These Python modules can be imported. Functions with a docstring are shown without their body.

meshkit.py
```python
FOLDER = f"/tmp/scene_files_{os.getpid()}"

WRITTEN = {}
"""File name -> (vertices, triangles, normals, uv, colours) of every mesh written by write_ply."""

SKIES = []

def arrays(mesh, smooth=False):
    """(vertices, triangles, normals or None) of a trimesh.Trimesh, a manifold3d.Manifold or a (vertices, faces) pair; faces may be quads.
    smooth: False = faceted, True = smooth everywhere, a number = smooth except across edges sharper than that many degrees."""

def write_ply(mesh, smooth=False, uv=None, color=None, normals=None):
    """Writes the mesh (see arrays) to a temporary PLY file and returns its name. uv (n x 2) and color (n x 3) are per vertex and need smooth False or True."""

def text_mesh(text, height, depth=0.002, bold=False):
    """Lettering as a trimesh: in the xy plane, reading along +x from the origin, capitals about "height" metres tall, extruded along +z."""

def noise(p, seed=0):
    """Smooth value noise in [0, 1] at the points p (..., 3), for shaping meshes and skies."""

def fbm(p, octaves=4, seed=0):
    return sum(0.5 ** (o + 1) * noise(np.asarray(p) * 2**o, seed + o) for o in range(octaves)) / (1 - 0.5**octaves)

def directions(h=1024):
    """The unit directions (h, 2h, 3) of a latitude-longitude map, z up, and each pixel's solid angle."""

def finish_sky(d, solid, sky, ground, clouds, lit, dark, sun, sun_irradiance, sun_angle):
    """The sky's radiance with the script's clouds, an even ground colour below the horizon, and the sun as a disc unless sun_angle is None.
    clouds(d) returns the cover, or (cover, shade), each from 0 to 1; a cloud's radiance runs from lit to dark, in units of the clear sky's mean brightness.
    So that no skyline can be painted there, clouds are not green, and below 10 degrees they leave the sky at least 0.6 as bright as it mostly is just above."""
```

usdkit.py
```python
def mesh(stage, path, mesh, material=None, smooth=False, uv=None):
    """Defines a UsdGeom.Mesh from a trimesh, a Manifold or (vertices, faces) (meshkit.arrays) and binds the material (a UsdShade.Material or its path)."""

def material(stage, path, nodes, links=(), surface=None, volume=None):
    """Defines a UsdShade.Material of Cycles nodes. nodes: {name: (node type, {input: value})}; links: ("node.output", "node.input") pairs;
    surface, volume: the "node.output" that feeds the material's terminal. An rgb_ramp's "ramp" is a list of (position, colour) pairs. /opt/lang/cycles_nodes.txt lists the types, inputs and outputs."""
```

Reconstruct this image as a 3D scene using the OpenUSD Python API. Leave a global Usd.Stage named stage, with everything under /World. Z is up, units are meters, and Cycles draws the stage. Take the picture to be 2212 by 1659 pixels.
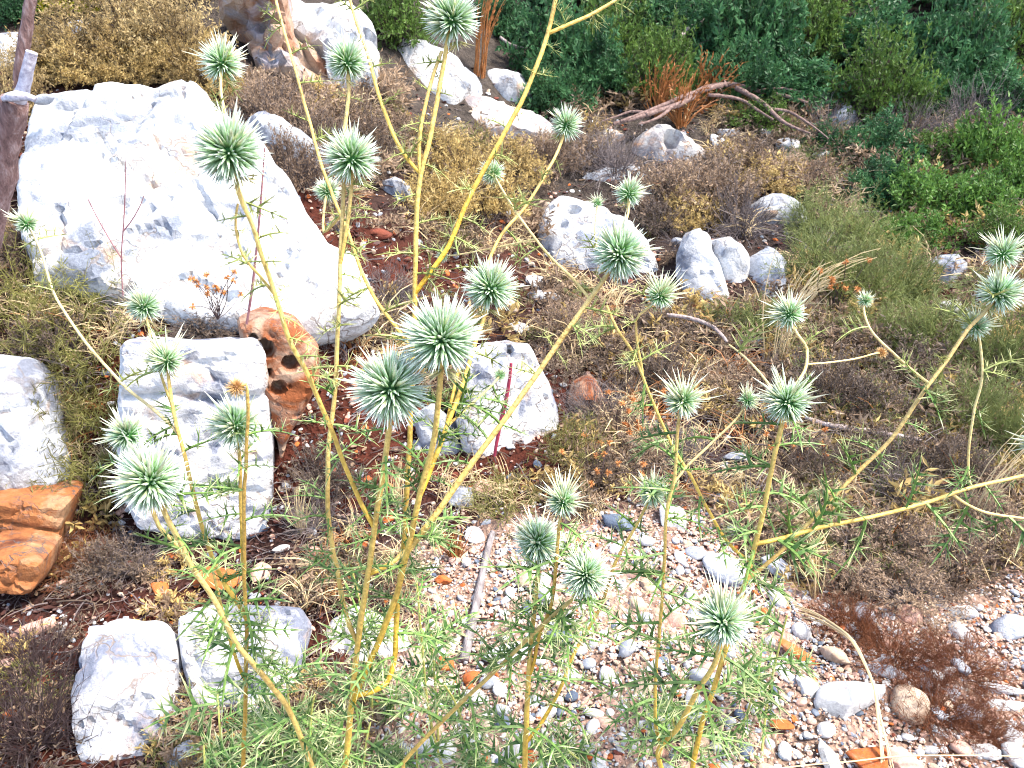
import math
import numpy as np
import trimesh
import shapely
import shapely.affinity
from shapely.geometry import Polygon, LineString, Point
from scipy.spatial import Delaunay
from scipy.interpolate import PchipInterpolator
import meshkit
import usdkit
from pxr import Usd, UsdGeom, UsdLux, UsdShade, Gf, Sdf, Vt

# ------------------------------------------------------------------ camera, sky, sun
stage = Usd.Stage.CreateInMemory()
UsdGeom.SetStageUpAxis(stage, UsdGeom.Tokens.z)
UsdGeom.SetStageMetersPerUnit(stage, 1.0)
UsdGeom.Xform.Define(stage, '/World')
UsdGeom.Scope.Define(stage, '/World/Looks')
EYE = np.array([0.0, 0.0, 1.45])
PITCH = math.radians(25.0)
F, CX, CY = 1770.0, 1106.0, 829.5            # focal length and centre, in photo pixels (2212 x 1659)
cam = UsdGeom.Camera.Define(stage, '/World/camera')
cam.AddTranslateOp().Set(Gf.Vec3d(*EYE))
cam.AddRotateXOp().Set(90.0 - 25.0)
cam.CreateHorizontalApertureAttr(36.0)
cam.CreateVerticalApertureAttr(27.0)
cam.CreateFocalLengthAttr(36.0 * F / 2212.0)
cam.CreateFStopAttr(14.0)
cam.CreateFocusDistanceAttr(1.25)
cam.CreateExposureAttr(2.95)
TO_SUN = np.array([0.50, -0.12, 0.86]); TO_SUN /= np.linalg.norm(TO_SUN)
ELEV, ROT = math.asin(TO_SUN[2]), math.atan2(TO_SUN[0], TO_SUN[1])
dome = UsdLux.DomeLight.Define(stage, '/World/sky')
sky = usdkit.material(stage, '/World/Looks/sky_look', {
    's': ('sky_texture', {'sky_type': 'single_scattering', 'sun_disc': False, 'sun_elevation': ELEV, 'sun_rotation': ROT, 'altitude': 50.0, 'aerosol_density': 2.0}),
    'b': ('background_shader', {'strength': 0.08})}, [('s.color', 'b.color')], surface='b.background')
UsdShade.MaterialBindingAPI.Apply(dome.GetPrim()).Bind(sky)
dome.GetPrim().SetCustomDataByKey('kind', 'structure')
sun = UsdLux.DistantLight.Define(stage, '/World/sun')
sun.CreateNormalizeAttr(True)
sun.CreateIntensityAttr(0.4)
sun.CreateAngleAttr(11.0)
sun.CreateColorAttr(Gf.Vec3f(1.0, 0.95, 0.87))
zax = Gf.Vec3d(*TO_SUN)
sun.AddTransformOp().Set(Gf.Matrix4d().SetRotate(Gf.Rotation(Gf.Vec3d(0, 0, 1), zax)))

# ------------------------------------------------------------------ helpers: prims
used = {}


def fresh(parent, name):
    k = (parent, name)
    n = used.get(k, -1) + 1
    used[k] = n
    return f'{parent}/{name}' if n == 0 else f'{parent}/{name}_{n:03d}'


def tag(prim, label=None, cat=None, group=None, kind=None):
    for k, v in (('label', label), ('category', cat), ('group', group), ('kind', kind)):
        if v:
            prim.SetCustomDataByKey(k, v)


base_of = {}


def thing(name, label, cat, base, group=None, kind=None):
    p = fresh('/World', name)
    x = UsdGeom.Xform.Define(stage, p)
    x.AddTransformOp().Set(Gf.Matrix4d().SetTranslate(Gf.Vec3d(*map(float, base))))
    tag(x.GetPrim(), label, cat, group, kind)
    base_of[p] = np.asarray(base, float)
    return p


def part(parent, name, mesh, mat, tint=None, smooth=False, label=None, kind=None):
    p = fresh(parent, name)
    root = '/'.join(parent.split('/')[:3])
    v, f = (mesh.vertices, mesh.faces) if isinstance(mesh, trimesh.Trimesh) else mesh
    v = np.asarray(v) - base_of[root]
    m = usdkit.mesh(stage, p, (v, f), mat, smooth=smooth)
    if tint is not None:
        UsdGeom.PrimvarsAPI(m).CreatePrimvar('tint', Sdf.ValueTypeNames.Color3fArray, 'vertex').Set(Vt.Vec3fArray.FromNumpy(np.asarray(tint, np.float32)))
    tag(m.GetPrim(), label, kind=kind)
    return p


def solo(name, mesh, mat, label, cat, group=None, kind=None, tint=None, smooth=False):
    p = fresh('/World', name)
    v, f = (mesh.vertices, mesh.faces) if isinstance(mesh, trimesh.Trimesh) else mesh
    v = np.asarray(v)
    b = np.array([v[:, 0].mean(), v[:, 1].mean(), v[:, 2].min()]) if kind is None else np.zeros(3)
    m = usdkit.mesh(stage, p, (v - b, f), mat, smooth=smooth)
    m.AddTransformOp().Set(Gf.Matrix4d().SetTranslate(Gf.Vec3d(*map(float, b))))
    if tint is not None:
        UsdGeom.PrimvarsAPI(m).CreatePrimvar('tint', Sdf.ValueTypeNames.Color3fArray, 'vertex').Set(Vt.Vec3fArray.FromNumpy(np.asarray(tint, np.float32)))
    tag(m.GetPrim(), label, cat, group, kind)
    return p


def copy_of(src, name, matrix, label, cat, group=None):
    p = fresh('/World', name)
    x = UsdGeom.Xform.Define(stage, p)
    x.GetPrim().GetReferences().AddInternalReference(src)
    x.GetPrim().SetInstanceable(True)
    x.ClearXformOpOrder()
    x.AddTransformOp().Set(matrix)
    for k in ('label', 'category', 'group', 'kind'):
        x.GetPrim().ClearCustomDataByKey(k)
    tag(x.GetPrim(), label, cat, group)
    return p


# ------------------------------------------------------------------ helpers: the ground and where a point of the photo lies on it
prof_c = PchipInterpolator([-30, -2, 0.5, 1.15, 1.62, 2.2, 2.75, 3.5, 4.4, 5.2, 6.8, 9, 14, 30, 80, 400], [-.6, 0.02, 0.06, 0.08, .1, .15, .225, .34, .56, .81, 1.45, 2.6, 5.4, 14, 26, 40])
prof_l = PchipInterpolator([-30, -2, 0.5, 1.5, 1.85, 2.05, 2.25, 3, 4, 5, 8, 14, 30, 80, 400], [-.6, 0.02, 0.05, .07, .1, .3, .55, .9, 1.28, 1.65, 2.9, 5.6, 14, 26, 40])


def sstep(a, b, x):
    t = np.clip((x - a) / (b - a), 0, 1)
    return t * t * (3 - 2 * t)


def H(x, y):
    x, y = np.asarray(x, float), np.asarray(y, float)
    far = np.clip((y - 2.0) / 2.0, 0, 1)
    w = sstep(-0.25 + .75 * far, -0.68 - .9 * far, x)
    z = prof_c(y) * (1 - w) + prof_l(y) * w
    p = np.stack([x, y, np.zeros_like(x)], -1)
    near = np.clip(1.5 - np.hypot(x, y) / 40, 0, 1)
    return z + near * (0.05 * (meshkit.noise(p * 2.3, 5) - .5) + .03 * (meshkit.noise(p * 6.1, 6) - .5)) + (np.hypot(x, y) > 12) * 0.8 * (meshkit.noise(p * .2, 8) - .5) * np.clip(np.hypot(x, y) / 12 - 1, 0, 1)


H_exact = H
_gx, _gy = np.arange(-9, 9, .03), np.arange(-1.5, 16, .03)
_gz = H_exact(*np.meshgrid(_gx, _gy))


def H(x, y):
    """The same ground, looked up in a table where things stand."""
    x, y = np.asarray(x, float), np.asarray(y, float)
    u, v = np.clip((x + 9) / .03, 0, len(_gx) - 1.001), np.clip((y + 1.5) / .03, 0, len(_gy) - 1.001)
    i, j = u.astype(int), v.astype(int)
    a, b = u - i, v - j
    return (_gz[j, i] * (1 - a) + _gz[j, i + 1] * a) * (1 - b) + (_gz[j + 1, i] * (1 - a) + _gz[j + 1, i + 1] * a) * b


def ray(px, py):
    px, py = np.asarray(px, float), np.asarray(py, float)
    a, b = (px - CX) / F, (CY - py) / F
    return np.stack([a, math.cos(PITCH) + b * math.sin(PITCH), -math.sin(PITCH) + b * math.cos(PITCH)], -1)


def at(px, py, Y):
    d = ray(px, py)
    return EYE + d * (np.asarray(Y, float) / d[..., 1])[..., None]


def gnd(px, py, lift=0.0):
    d = ray(px, py)
    d = np.atleast_2d(d)
    lo, hi = np.full(len(d), .5), np.full(len(d), np.nan)
    for t in np.geomspace(.5, 20, 130):
        q = EYE + d * t
        hit = np.isnan(hi) & (q[:, 2] <= H(q[:, 0], q[:, 1]) + lift)
        hi[hit] = t
        lo = np.where(np.isnan(hi), t, lo)
    hi = np.where(np.isnan(hi), 20, hi)
    for _ in range(18):
        m = (lo + hi) / 2
        q = EYE + d * m[:, None]
        below = q[:, 2] <= H(q[:, 0], q[:, 1]) + lift
        hi, lo = np.where(below, m, hi), np.where(below, lo, m)
    q = EYE + d * hi[:, None]
    return q[0] if np.ndim(px) == 0 else q


def depth(p):
    p = np.asarray(p) - EYE
    return p[..., 1] * math.cos(PITCH) - p[..., 2] * math.sin(PITCH)


def pix(p):
    p = np.asarray(p) - EYE
    z = p[..., 1] * math.cos(PITCH) - p[..., 2] * math.sin(PITCH)
    u = p[..., 1] * math.sin(PITCH) + p[..., 2] * math.cos(PITCH)
    return np.stack([CX + F * p[..., 0] / z, CY - F * u / z], -1)


def unit(v):
    v = np.asarray(v, float)
    return v / np.maximum(np.linalg.norm(v, axis=-1, keepdims=True), 1e-12)


def perp(d, rng):
    r = rng.normal(size=d.shape)
    return unit(np.cross(d, r))


# ------------------------------------------------------------------ helpers: small geometry, many at once
def blades(pos, dirs, length, width, rng, fold=.25, droop=0.0):
    """Leaf-shaped diamonds, folded along the middle: (vertices, faces)."""
    n = len(pos)
    s = perp(dirs, rng)
    up = np.cross(s, dirs)
    L, W = np.broadcast_to(length, n)[:, None], np.broadcast_to(width, n)[:, None]
    mid = pos + dirs * L * .45
    tip = pos + dirs * L - np.array([0, 0, 1.]) * L * droop
    v = np.stack([pos, mid + s * W / 2 + up * W * fold, tip, mid - s * W / 2 + up * W * fold], 1).reshape(-1, 3)
    f = np.array([[0, 1, 2], [0, 2, 3]])[None] + 4 * np.arange(n)[:, None, None]
    return v, f.reshape(-1, 3)


def rods(p0, p1, r0, r1, rng):
    n = len(p0)
    d = unit(p1 - p0)
    a = perp(d, rng)
    b = np.cross(d, a)
    r0, r1 = np.broadcast_to(r0, n)[:, None], np.broadcast_to(r1, n)[:, None]
    ring = [(math.cos(t), math.sin(t)) for t in (0, 2.094, 4.189)]
    v = np.stack([p0 + (a * c + b * s) * r0 for c, s in ring] + [p1 + (a * c + b * s) * r1 for c, s in ring], 1).reshape(-1, 3)
    q = np.array([[0, 1, 4], [0, 4, 3], [1, 2, 5], [1, 5, 4], [2, 0, 3], [2, 3, 5]])
    return v, (q[None] + 6 * np.arange(n)[:, None, None]).reshape(-1, 3)


def join(*ms):
    vs, fs, n = [], [], 0
    for v, f in ms:
        vs.append(v), fs.append(np.asarray(f) + n)
        n += len(v)
    return np.vstack(vs), np.vstack(fs)


def smooth_path(pts, step):
    pts = np.asarray(pts, float)
    if len(pts) < 3:
        n = max(2, int(np.linalg.norm(pts[-1] - pts[0]) / step))
        return pts[0] + (pts[-1] - pts[0]) * np.linspace(0, 1, n + 1)[:, None]
    t = np.r_[0, np.cumsum(np.linalg.norm(np.diff(pts, axis=0), axis=1))]
    keep = np.r_[True, np.diff(t) > 1e-9]
    t, pts = t[keep], pts[keep]
    n = max(4, int(t[-1] / step))
    return PchipInterpolator(t, pts)(np.linspace(0, t[-1], n + 1))


def tube(path, radii, sides=8, rib=0.0, ribs=5, wob=0.0, seed=0, cap=True):
    path = np.asarray(path, float)
    n = len(path)
    r = np.interp(np.linspace(0, 1, n), np.linspace(0, 1, len(np.atleast_1d(radii))), np.atleast_1d(radii))
    d = unit(np.gradient(path, axis=0))
    a = unit(np.cross(d[0], [0.31, .2, .93] if abs(d[0][2]) < .9 else [1, 0.1, 0]))
    th = np.linspace(0, 2 * np.pi, sides, endpoint=False)
    rings = []
    for i in range(n):
        a = unit(a - d[i] * (a @ d[i]))
        b = np.cross(d[i], a)
        rr = r[i] * (1 + rib * np.cos(ribs * th))
        if wob:
            q = path[i] / max(r[i], 1e-4) * .6
            rr = rr * (1 + wob * (meshkit.noise(np.stack([np.cos(th) * 1.7 + q[0], np.sin(th) * 1.7 + q[1], np.full(sides, q[2])], -1), seed) - .5) * 2)
        rings.append(path[i] + np.outer(np.cos(th) * rr, a) + np.outer(np.sin(th) * rr, b))
    v = np.vstack(rings)
    i, j = np.meshgrid(np.arange(n - 1), np.arange(sides), indexing='ij')
    k = (j + 1) % sides
    f = np.stack([i * sides + j, i * sides + k, (i + 1) * sides + k, (i + 1) * sides + j], -1).reshape(-1, 4)
    f = np.vstack([f[:, [0, 1, 2]], f[:, [0, 2, 3]]])
    if cap:
        v = np.vstack([v, path[:1], path[-1:]])
        j = np.arange(sides)
        f = np.vstack([f, np.stack([np.full(sides, n * sides), (j + 1) % sides, j], 1), np.stack([np.full(sides, n * sides + 1), (n - 1) * sides + j, (n - 1) * sides + (j + 1) % sides], 1)])
    return v, f


# ------------------------------------------------------------------ materials
LK = '/World/Looks/'


def mat_leaf(name, cols, trans=.3, rough=.55, spec=.3, patch=None):
    """Leaves: each leaf its own tone, drifting over the plant."""
    nodes = {'g': ('geometry', {}), 'r': ('rgb_ramp', {'ramp': cols}),
             'n': ('noise_texture', {'scale': 5.0, 'detail': 3.0}), 'm': ('math', {'math_type': 'multiply_add', 'value2': .62, 'value3': -0.12}),
             'a': ('math', {'math_type': 'multiply_add', 'value2': .62}),
             'p': ('principled_bsdf', {'roughness': rough, 'specular_ior_level': spec}), 't': ('translucent_bsdf', {}), 'x': ('mix_closure', {'fac': trans})}
    links = [('g.position', 'n.vector'), ('n.fac', 'm.value1'), ('g.random_per_island', 'a.value1'), ('m.value', 'a.value3'), ('a.value', 'r.fac'),
             ('r.color', 'p.base_color'), ('r.color', 't.color'), ('p.BSDF', 'x.closure1'), ('t.BSDF', 'x.closure2')]
    return usdkit.material(stage, LK + name, nodes, links, surface='x.closure')


def mat_tint(name, rough=.55, trans=.0, spec=.3, noise_scale=90., amount=.35, bump=.0):
    """Colour from the mesh (base to tip of a spine, old to young stem), broken up by a fine grain."""
    nodes = {'c': ('attribute', {'attribute': 'tint'}), 'g': ('geometry', {}), 'n': ('noise_texture', {'scale': noise_scale, 'detail': 4.0}),
             'k': ('map_range', {'from_min': .3, 'from_max': .7, 'to_min': 1 - amount, 'to_max': 1 + amount}), 'v': ('vector_math', {'vector_math_type': 'scale'}),
             'h': ('vector_math', {'math_type': 'scale'}), 'p': ('principled_bsdf', {'roughness': rough, 'specular_ior_level': spec})}
    nodes.pop('v')
    links = [('g.position', 'n.vector'), ('n.fac', 'k.value'), ('k.result', 'h.scale'), ('c.color', 'h.vector1'), ('h.vector', 'p.base_color')]
    out = 'p.BSDF'
    if bump:
        nodes['b'] = ('bump', {'strength': bump, 'distance': .01})
        links += [('n.fac', 'b.height'), ('b.normal', 'p.normal')]
    if trans:
        nodes['t'] = ('translucent_bsdf', {})
        nodes['x'] = ('mix_closure', {'fac': trans})
        links += [('h.vector', 't.color'), ('p.BSDF', 'x.closure1'), ('t.BSDF', 'x.closure2')]
        out = 'x.closure'
    return usdkit.material(stage, LK + name, nodes, links, surface=out)


def mat_rock(name, main, patch, stain, patch_at=.55, stain_at=.62, scale=4.0, vein=.35, fine=70.0, bump=.5, vein_scale=5.0):
    nodes = {'g': ('geometry', {}),
             'n1': ('noise_texture', {'scale': scale, 'detail': 7.0, 'roughness': .62, 'distortion': .6}),
             'r1': ('rgb_ramp', {'ramp': [(0, main), (patch_at - .05, main), (patch_at + .06, patch), (1, patch)]}),
             'o': ('vector_math', {'math_type': 'add', 'vector2': (3.7, 1.3, 9.1)}),
             'n2': ('noise_texture', {'scale': scale * .8, 'detail': 6.0, 'roughness': .6, 'distortion': 1.2}),
             'r2': ('rgb_ramp', {'ramp': [(0, (0, 0, 0)), (stain_at - .04, (0, 0, 0)), (stain_at + .1, (1, 1, 1)), (1, (1, 1, 1))]}),
             'mx': ('mix_color', {'b': stain}),
             'n3': ('noise_texture', {'scale': fine, 'detail': 6.0, 'roughness': .7}),
             'k3': ('map_range', {'from_min': .25, 'from_max': .75, 'to_min': .68, 'to_max': 1.22}),
             's3': ('vector_math', {'math_type': 'scale'}),
             'dn': ('noise_texture', {'scale': vein_scale * 1.3, 'detail': 4.0}), 'ds': ('vector_math', {'math_type': 'scale', 'scale': .28}), 'da': ('vector_math', {'math_type': 'add'}),
             'vo': ('voronoi_texture', {'feature': 'distance_to_edge', 'scale': vein_scale}),
             'rv': ('rgb_ramp', {'ramp': [(0, (1, 1, 1)), (.016, (.85, .85, .85)), (.04, (0, 0, 0)), (1, (0, 0, 0))]}),
             'nm': ('noise_texture', {'scale': scale * .7, 'detail': 2.0}), 'km': ('map_range', {'from_min': .42, 'from_max': .56, 'to_min': 0., 'to_max': vein, 'clamp': True}),
             'mm': ('math', {'math_type': 'multiply'}),
             'mv': ('mix_color', {'b': tuple(.28 * np.array(stain) + .06)}),
             'hs': ('math', {'math_type': 'multiply_add', 'value2': -.5}),
             'ha': ('math', {'math_type': 'add'}),
             'b': ('bump', {'strength': bump, 'distance': .02}),
             'p': ('principled_bsdf', {'roughness': .85, 'specular_ior_level': .2})}
    links = [('g.position', 'n1.vector'), ('n1.fac', 'r1.fac'), ('g.position', 'o.vector1'), ('o.vector', 'n2.vector'), ('n2.fac', 'r2.fac'),
             ('r2.color', 'mx.fac'), ('r1.color', 'mx.a'), ('g.position', 'n3.vector'), ('n3.fac', 'k3.value'), ('mx.result', 's3.vector1'), ('k3.result', 's3.scale'),
             ('g.position', 'dn.vector'), ('dn.color', 'ds.vector1'), ('ds.vector', 'da.vector1'), ('g.position', 'da.vector2'), ('da.vector', 'vo.vector'), ('vo.distance', 'rv.fac'),
             ('o.vector', 'nm.vector'), ('nm.fac', 'km.value'), ('rv.color', 'mm.value1'), ('km.result', 'mm.value2'), ('mm.value', 'mv.fac'), ('s3.vector', 'mv.a'),
             ('mm.value', 'hs.value1'), ('n3.fac', 'hs.value3'), ('hs.value', 'ha.value1'), ('n1.fac', 'ha.value2'), ('ha.value', 'b.height'), ('b.normal', 'p.normal'), ('mv.result', 'p.base_color')]
    return usdkit.material(stage, LK + name, nodes, links, surface='p.BSDF')


def mat_plain(name, cols, scale=30., rough=.8, bump=.4, stretch=(1, 1, 1)):
    nodes = {'g': ('geometry', {}), 'mp': ('mapping', {'scale': stretch}), 'n': ('noise_texture', {'scale': scale, 'detail': 6.0, 'roughness': .65}), 'r': ('rgb_ramp', {'ramp': cols}),
             'b': ('bump', {'strength': bump, 'distance': .01}), 'p': ('principled_bsdf', {'roughness': rough, 'specular_ior_level': .2})}
    return usdkit.material(stage, LK + name, nodes, [('g.position', 'mp.vector'), ('mp.vector', 'n.vector'), ('n.fac', 'r.fac'), ('r.color', 'p.base_color'), ('n.fac', 'b.height'), ('b.normal', 'p.normal')], surface='p.BSDF')


M = {}
M['lime'] = mat_rock('pale_limestone', (.47, .465, .46), (.17, .185, .22), (.40, .28, .19), .58, .63, 4.2, .75, vein_scale=7.0)
M['patchy'] = mat_rock('patchy_limestone', (.48, .47, .465), (.15, .16, .20), (.42, .28, .19), .53, .61, 6.5, .9, vein_scale=8.)
M['lime_grey'] = mat_rock('grey_limestone', (.38, .39, .41), (.14, .15, .185), (.28, .19, .13), .53, .66, 6.0, .5)
M['lime_stained'] = mat_rock('stained_limestone', (.44, .41, .38), (.19, .165, .165), (.42, .20, .08), .55, .56, 5.0, .8, vein_scale=8.)
M['orange_rock'] = mat_rock('orange_rock', (.27, .10, .035), (.30, .17, .09), (.09, .028, .014), .55, .55, 8.0, .9, vein_scale=9.)
M['karst'] = mat_rock('eroded_orange_rock', (.29, .19, .13), (.20, .06, .02), (.08, .02, .010), .50, .58, 8.0, .5, vein_scale=9.)
M['cliff'] = mat_rock('ochre_cliff_rock', (.34, .235, .165), (.22, .105, .06), (.30, .30, .345), .52, .57, 4.0, .9, vein_scale=5.)
for nm, a, b, c in (('white', (.44, .43, .42), (.31, .30, .295), (.36, .25, .18)), ('grey', (.28, .29, .315), (.21, .22, .25), (.26, .2, .15)), ('blue', (.075, .095, .13), (.125, .145, .18), (.19, .16, .14)),
                    ('pink', (.45, .28, .215), (.36, .20, .145), (.38, .27, .21)), ('orange', (.38, .105, .026), (.28, .065, .018), (.38, .2, .11)), ('beige', (.37, .28, .205), (.29, .2, .135), (.27, .15, .09)),
                    ('red', (.15, .04, .022), (.11, .03, .02), (.2, .09, .05))):
    M['peb_' + nm] = mat_rock(nm + '_pebble', a, b, c, .55, .66, 22.0, .35, fine=160., bump=.25, vein_scale=20.)
nodes_g = {'c': ('attribute', {'attribute': 'tint'}), 'g': ('geometry', {}), 'n': ('noise_texture', {'scale': 26.0, 'detail': 9.0, 'roughness': .72}), 'n2': ('voronoi_texture', {'scale': 95.0}),
           'k': ('map_range', {'from_min': .3, 'from_max': .7, 'to_min': .3, 'to_max': 1.6}), 's': ('vector_math', {'math_type': 'scale'}),
           'ad': ('math', {'math_type': 'add'}), 'b': ('bump', {'strength': .8, 'distance': .015}), 'p': ('principled_bsdf', {'roughness': .95, 'specular_ior_level': .1})}
M['soil'] = usdkit.material(stage, LK + 'stony_soil', nodes_g, [('g.position', 'n.vector'), ('g.position', 'n2.vector'), ('n.fac', 'k.value'), ('k.result', 's.scale'), ('c.color', 's.vector1'),
                                                                  ('s.vector', 'p.base_color'), ('n.fac', 'ad.value1'), ('n2.distance', 'ad.value2'), ('ad.value', 'b.height'), ('b.normal', 'p.normal')], surface='p.BSDF')
M['thistle_stem'] = mat_tint('thistle_stem', .5, noise_scale=140., amount=.22, bump=.3)
M['thistle_leaf'] = mat_tint('thistle_leaf', .45, .25, noise_scale=120., amount=.3)
M['thistle_head'] = mat_tint('thistle_head', .5, .22, noise_scale=200., amount=.12)
M['bark'] = mat_plain('grey_brown_bark', [(.25, (.06, .035, .035)), (.5, (.17, .10, .09)), (.75, (.33, .25, .24))], 60., .9, .9, (1, 1, .25))
M['grey_wood'] = mat_plain('weathered_grey_wood', [(.25, (.12, .09, .09)), (.5, (.28, .22, .20)), (.75, (.46, .40, .37))], 70., .85, .7, (1, .4, 1))
M['brown_wood'] = mat_plain('brown_weathered_wood', [(.25, (.05, .03, .025)), (.5, (.15, .095, .08)), (.75, (.27, .19, .165))], 70., .85, .7, (1, .4, 1))
M['stick_wood'] = mat_plain('grey_stick_bark', [(.25, (.07, .06, .06)), (.5, (.18, .155, .15)), (.75, (.32, .28, .27))], 70., .85, .8, (1, .4, 1))
M['cut_wood'] = mat_plain('cut_wood', [(.3, (.22, .2, .25)), (.7, (.5, .48, .52))], 90., .85, .4)
M['straw'] = mat_leaf('dry_straw', [(0, (.52, .38, .2)), (.5, (.66, .54, .32)), (1, (.74, .66, .46))], .2)
M['crimson'] = mat_plain('crimson_stalk', [(.3, (.18, .02, .04)), (.7, (.34, .05, .08))], 60., .5, .2)
M['purple'] = mat_plain('purple_stalk', [(.3, (.16, .06, .075)), (.7, (.30, .15, .15))], 60., .6, .2)
M['seed'] = mat_leaf('orange_seed_head', [(0, (.42, .16, .05)), (1, (.66, .34, .12))], .2)
L = {
    'tan': mat_leaf('tan_leaves', [(0, (.12, .075, .03)), (.25, (.42, .31, .14)), (.55, (.66, .54, .29)), (1, (.86, .77, .54))], .3),
    'gold': mat_leaf('gold_leaves', [(0, (.15, .09, .035)), (.25, (.46, .33, .12)), (.55, (.68, .54, .24)), (1, (.82, .72, .44))], .3),
    'brown': mat_leaf('brown_leaves', [(0, (.05, .03, .022)), (.25, (.30, .205, .13)), (.55, (.58, .44, .28)), (1, (.84, .73, .52))], .25),
    'umber': mat_leaf('umber_leaves', [(0, (.03, .02, .018)), (.3, (.17, .12, .08)), (.6, (.40, .31, .19)), (1, (.72, .62, .42))], .25),
    'mastic': mat_leaf('dark_green_leaves', [(0, (.006, .022, .010)), (.3, (.06, .155, .055)), (.6, (.23, .42, .16)), (1, (.58, .72, .36))], .3, .5, .2),
    'heath': mat_leaf('mid_green_leaves', [(0, (.02, .045, .01)), (.3, (.11, .185, .035)), (.6, (.27, .37, .085)), (1, (.60, .62, .22))], .3, .5, .2),
    'myrtle': mat_leaf('yellow_green_leaves', [(0, (.04, .09, .015)), (.35, (.13, .25, .045)), (.65, (.26, .37, .08)), (1, (.58, .56, .16))], .3, .5, .3),
    'yellow': mat_leaf('yellow_leaves', [(0, (.35, .33, .02)), (1, (.75, .66, .08))], .35),
    'fine': mat_leaf('olive_leaves', [(0, (.08, .095, .03)), (.35, (.23, .26, .08)), (.65, (.42, .43, .16)), (1, (.66, .63, .34))], .3),
    'spiny': mat_leaf('spiny_leaves', [(0, (.05, .04, .012)), (.3, (.20, .19, .05)), (.6, (.42, .40, .13)), (1, (.74, .69, .40))], .25),
    'rust': mat_leaf('rust_leaves', [(0, (.10, .03, .014)), (.5, (.28, .11, .045)), (1, (.50, .26, .13))], .25),
    'orange': mat_leaf('orange_grass', [(0, (.24, .085, .025)), (.5, (.46, .20, .065)), (1, (.62, .37, .18))], .25),
    'greytwig': mat_leaf('grey_twigs', [(0, (.045, .035, .035)), (.5, (.25, .20, .185)), (1, (.64, .57, .52))], .05),
    'browntwig': mat_leaf('brown_twigs', [(0, (.02, .012, .012)), (.5, (.075, .045, .04)), (1, (.24, .17, .14))], .05),
    'litter': mat_leaf('leaf_litter', [(0, (.02, .008, .007)), (.4, (.075, .028, .02)), (.7, (.16, .075, .045)), (1, (.38, .26, .18))], .1),
}

# ------------------------------------------------------------------ the ground
GRAVEL_PX = [(930, 1215), (1080, 1150), (1250, 1160), (1330, 1120), (1520, 1130), (1640, 1260), (1750, 1290), (1900, 1330), (2050, 1290), (2300, 1260), (2500, 1700), (1800, 1850), (800, 1850), (870, 1450), (960, 1330)]
gp = gnd(np.array([p[0] for p in GRAVEL_PX]), np.array([p[1] for p in GRAVEL_PX]))
GRAVEL = Polygon(gp[:, :2]).buffer(.02)


def axis_grid(fine_lo, fine_hi, step, far):
    a = np.arange(fine_lo, fine_hi, step)
    g = np.geomspace(step, far, 46)
    return np.r_[fine_lo - np.cumsum(np.diff(np.r_[0, g]))[::-1], a, a[-1] + np.cumsum(np.diff(np.r_[0, g]))]


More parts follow.
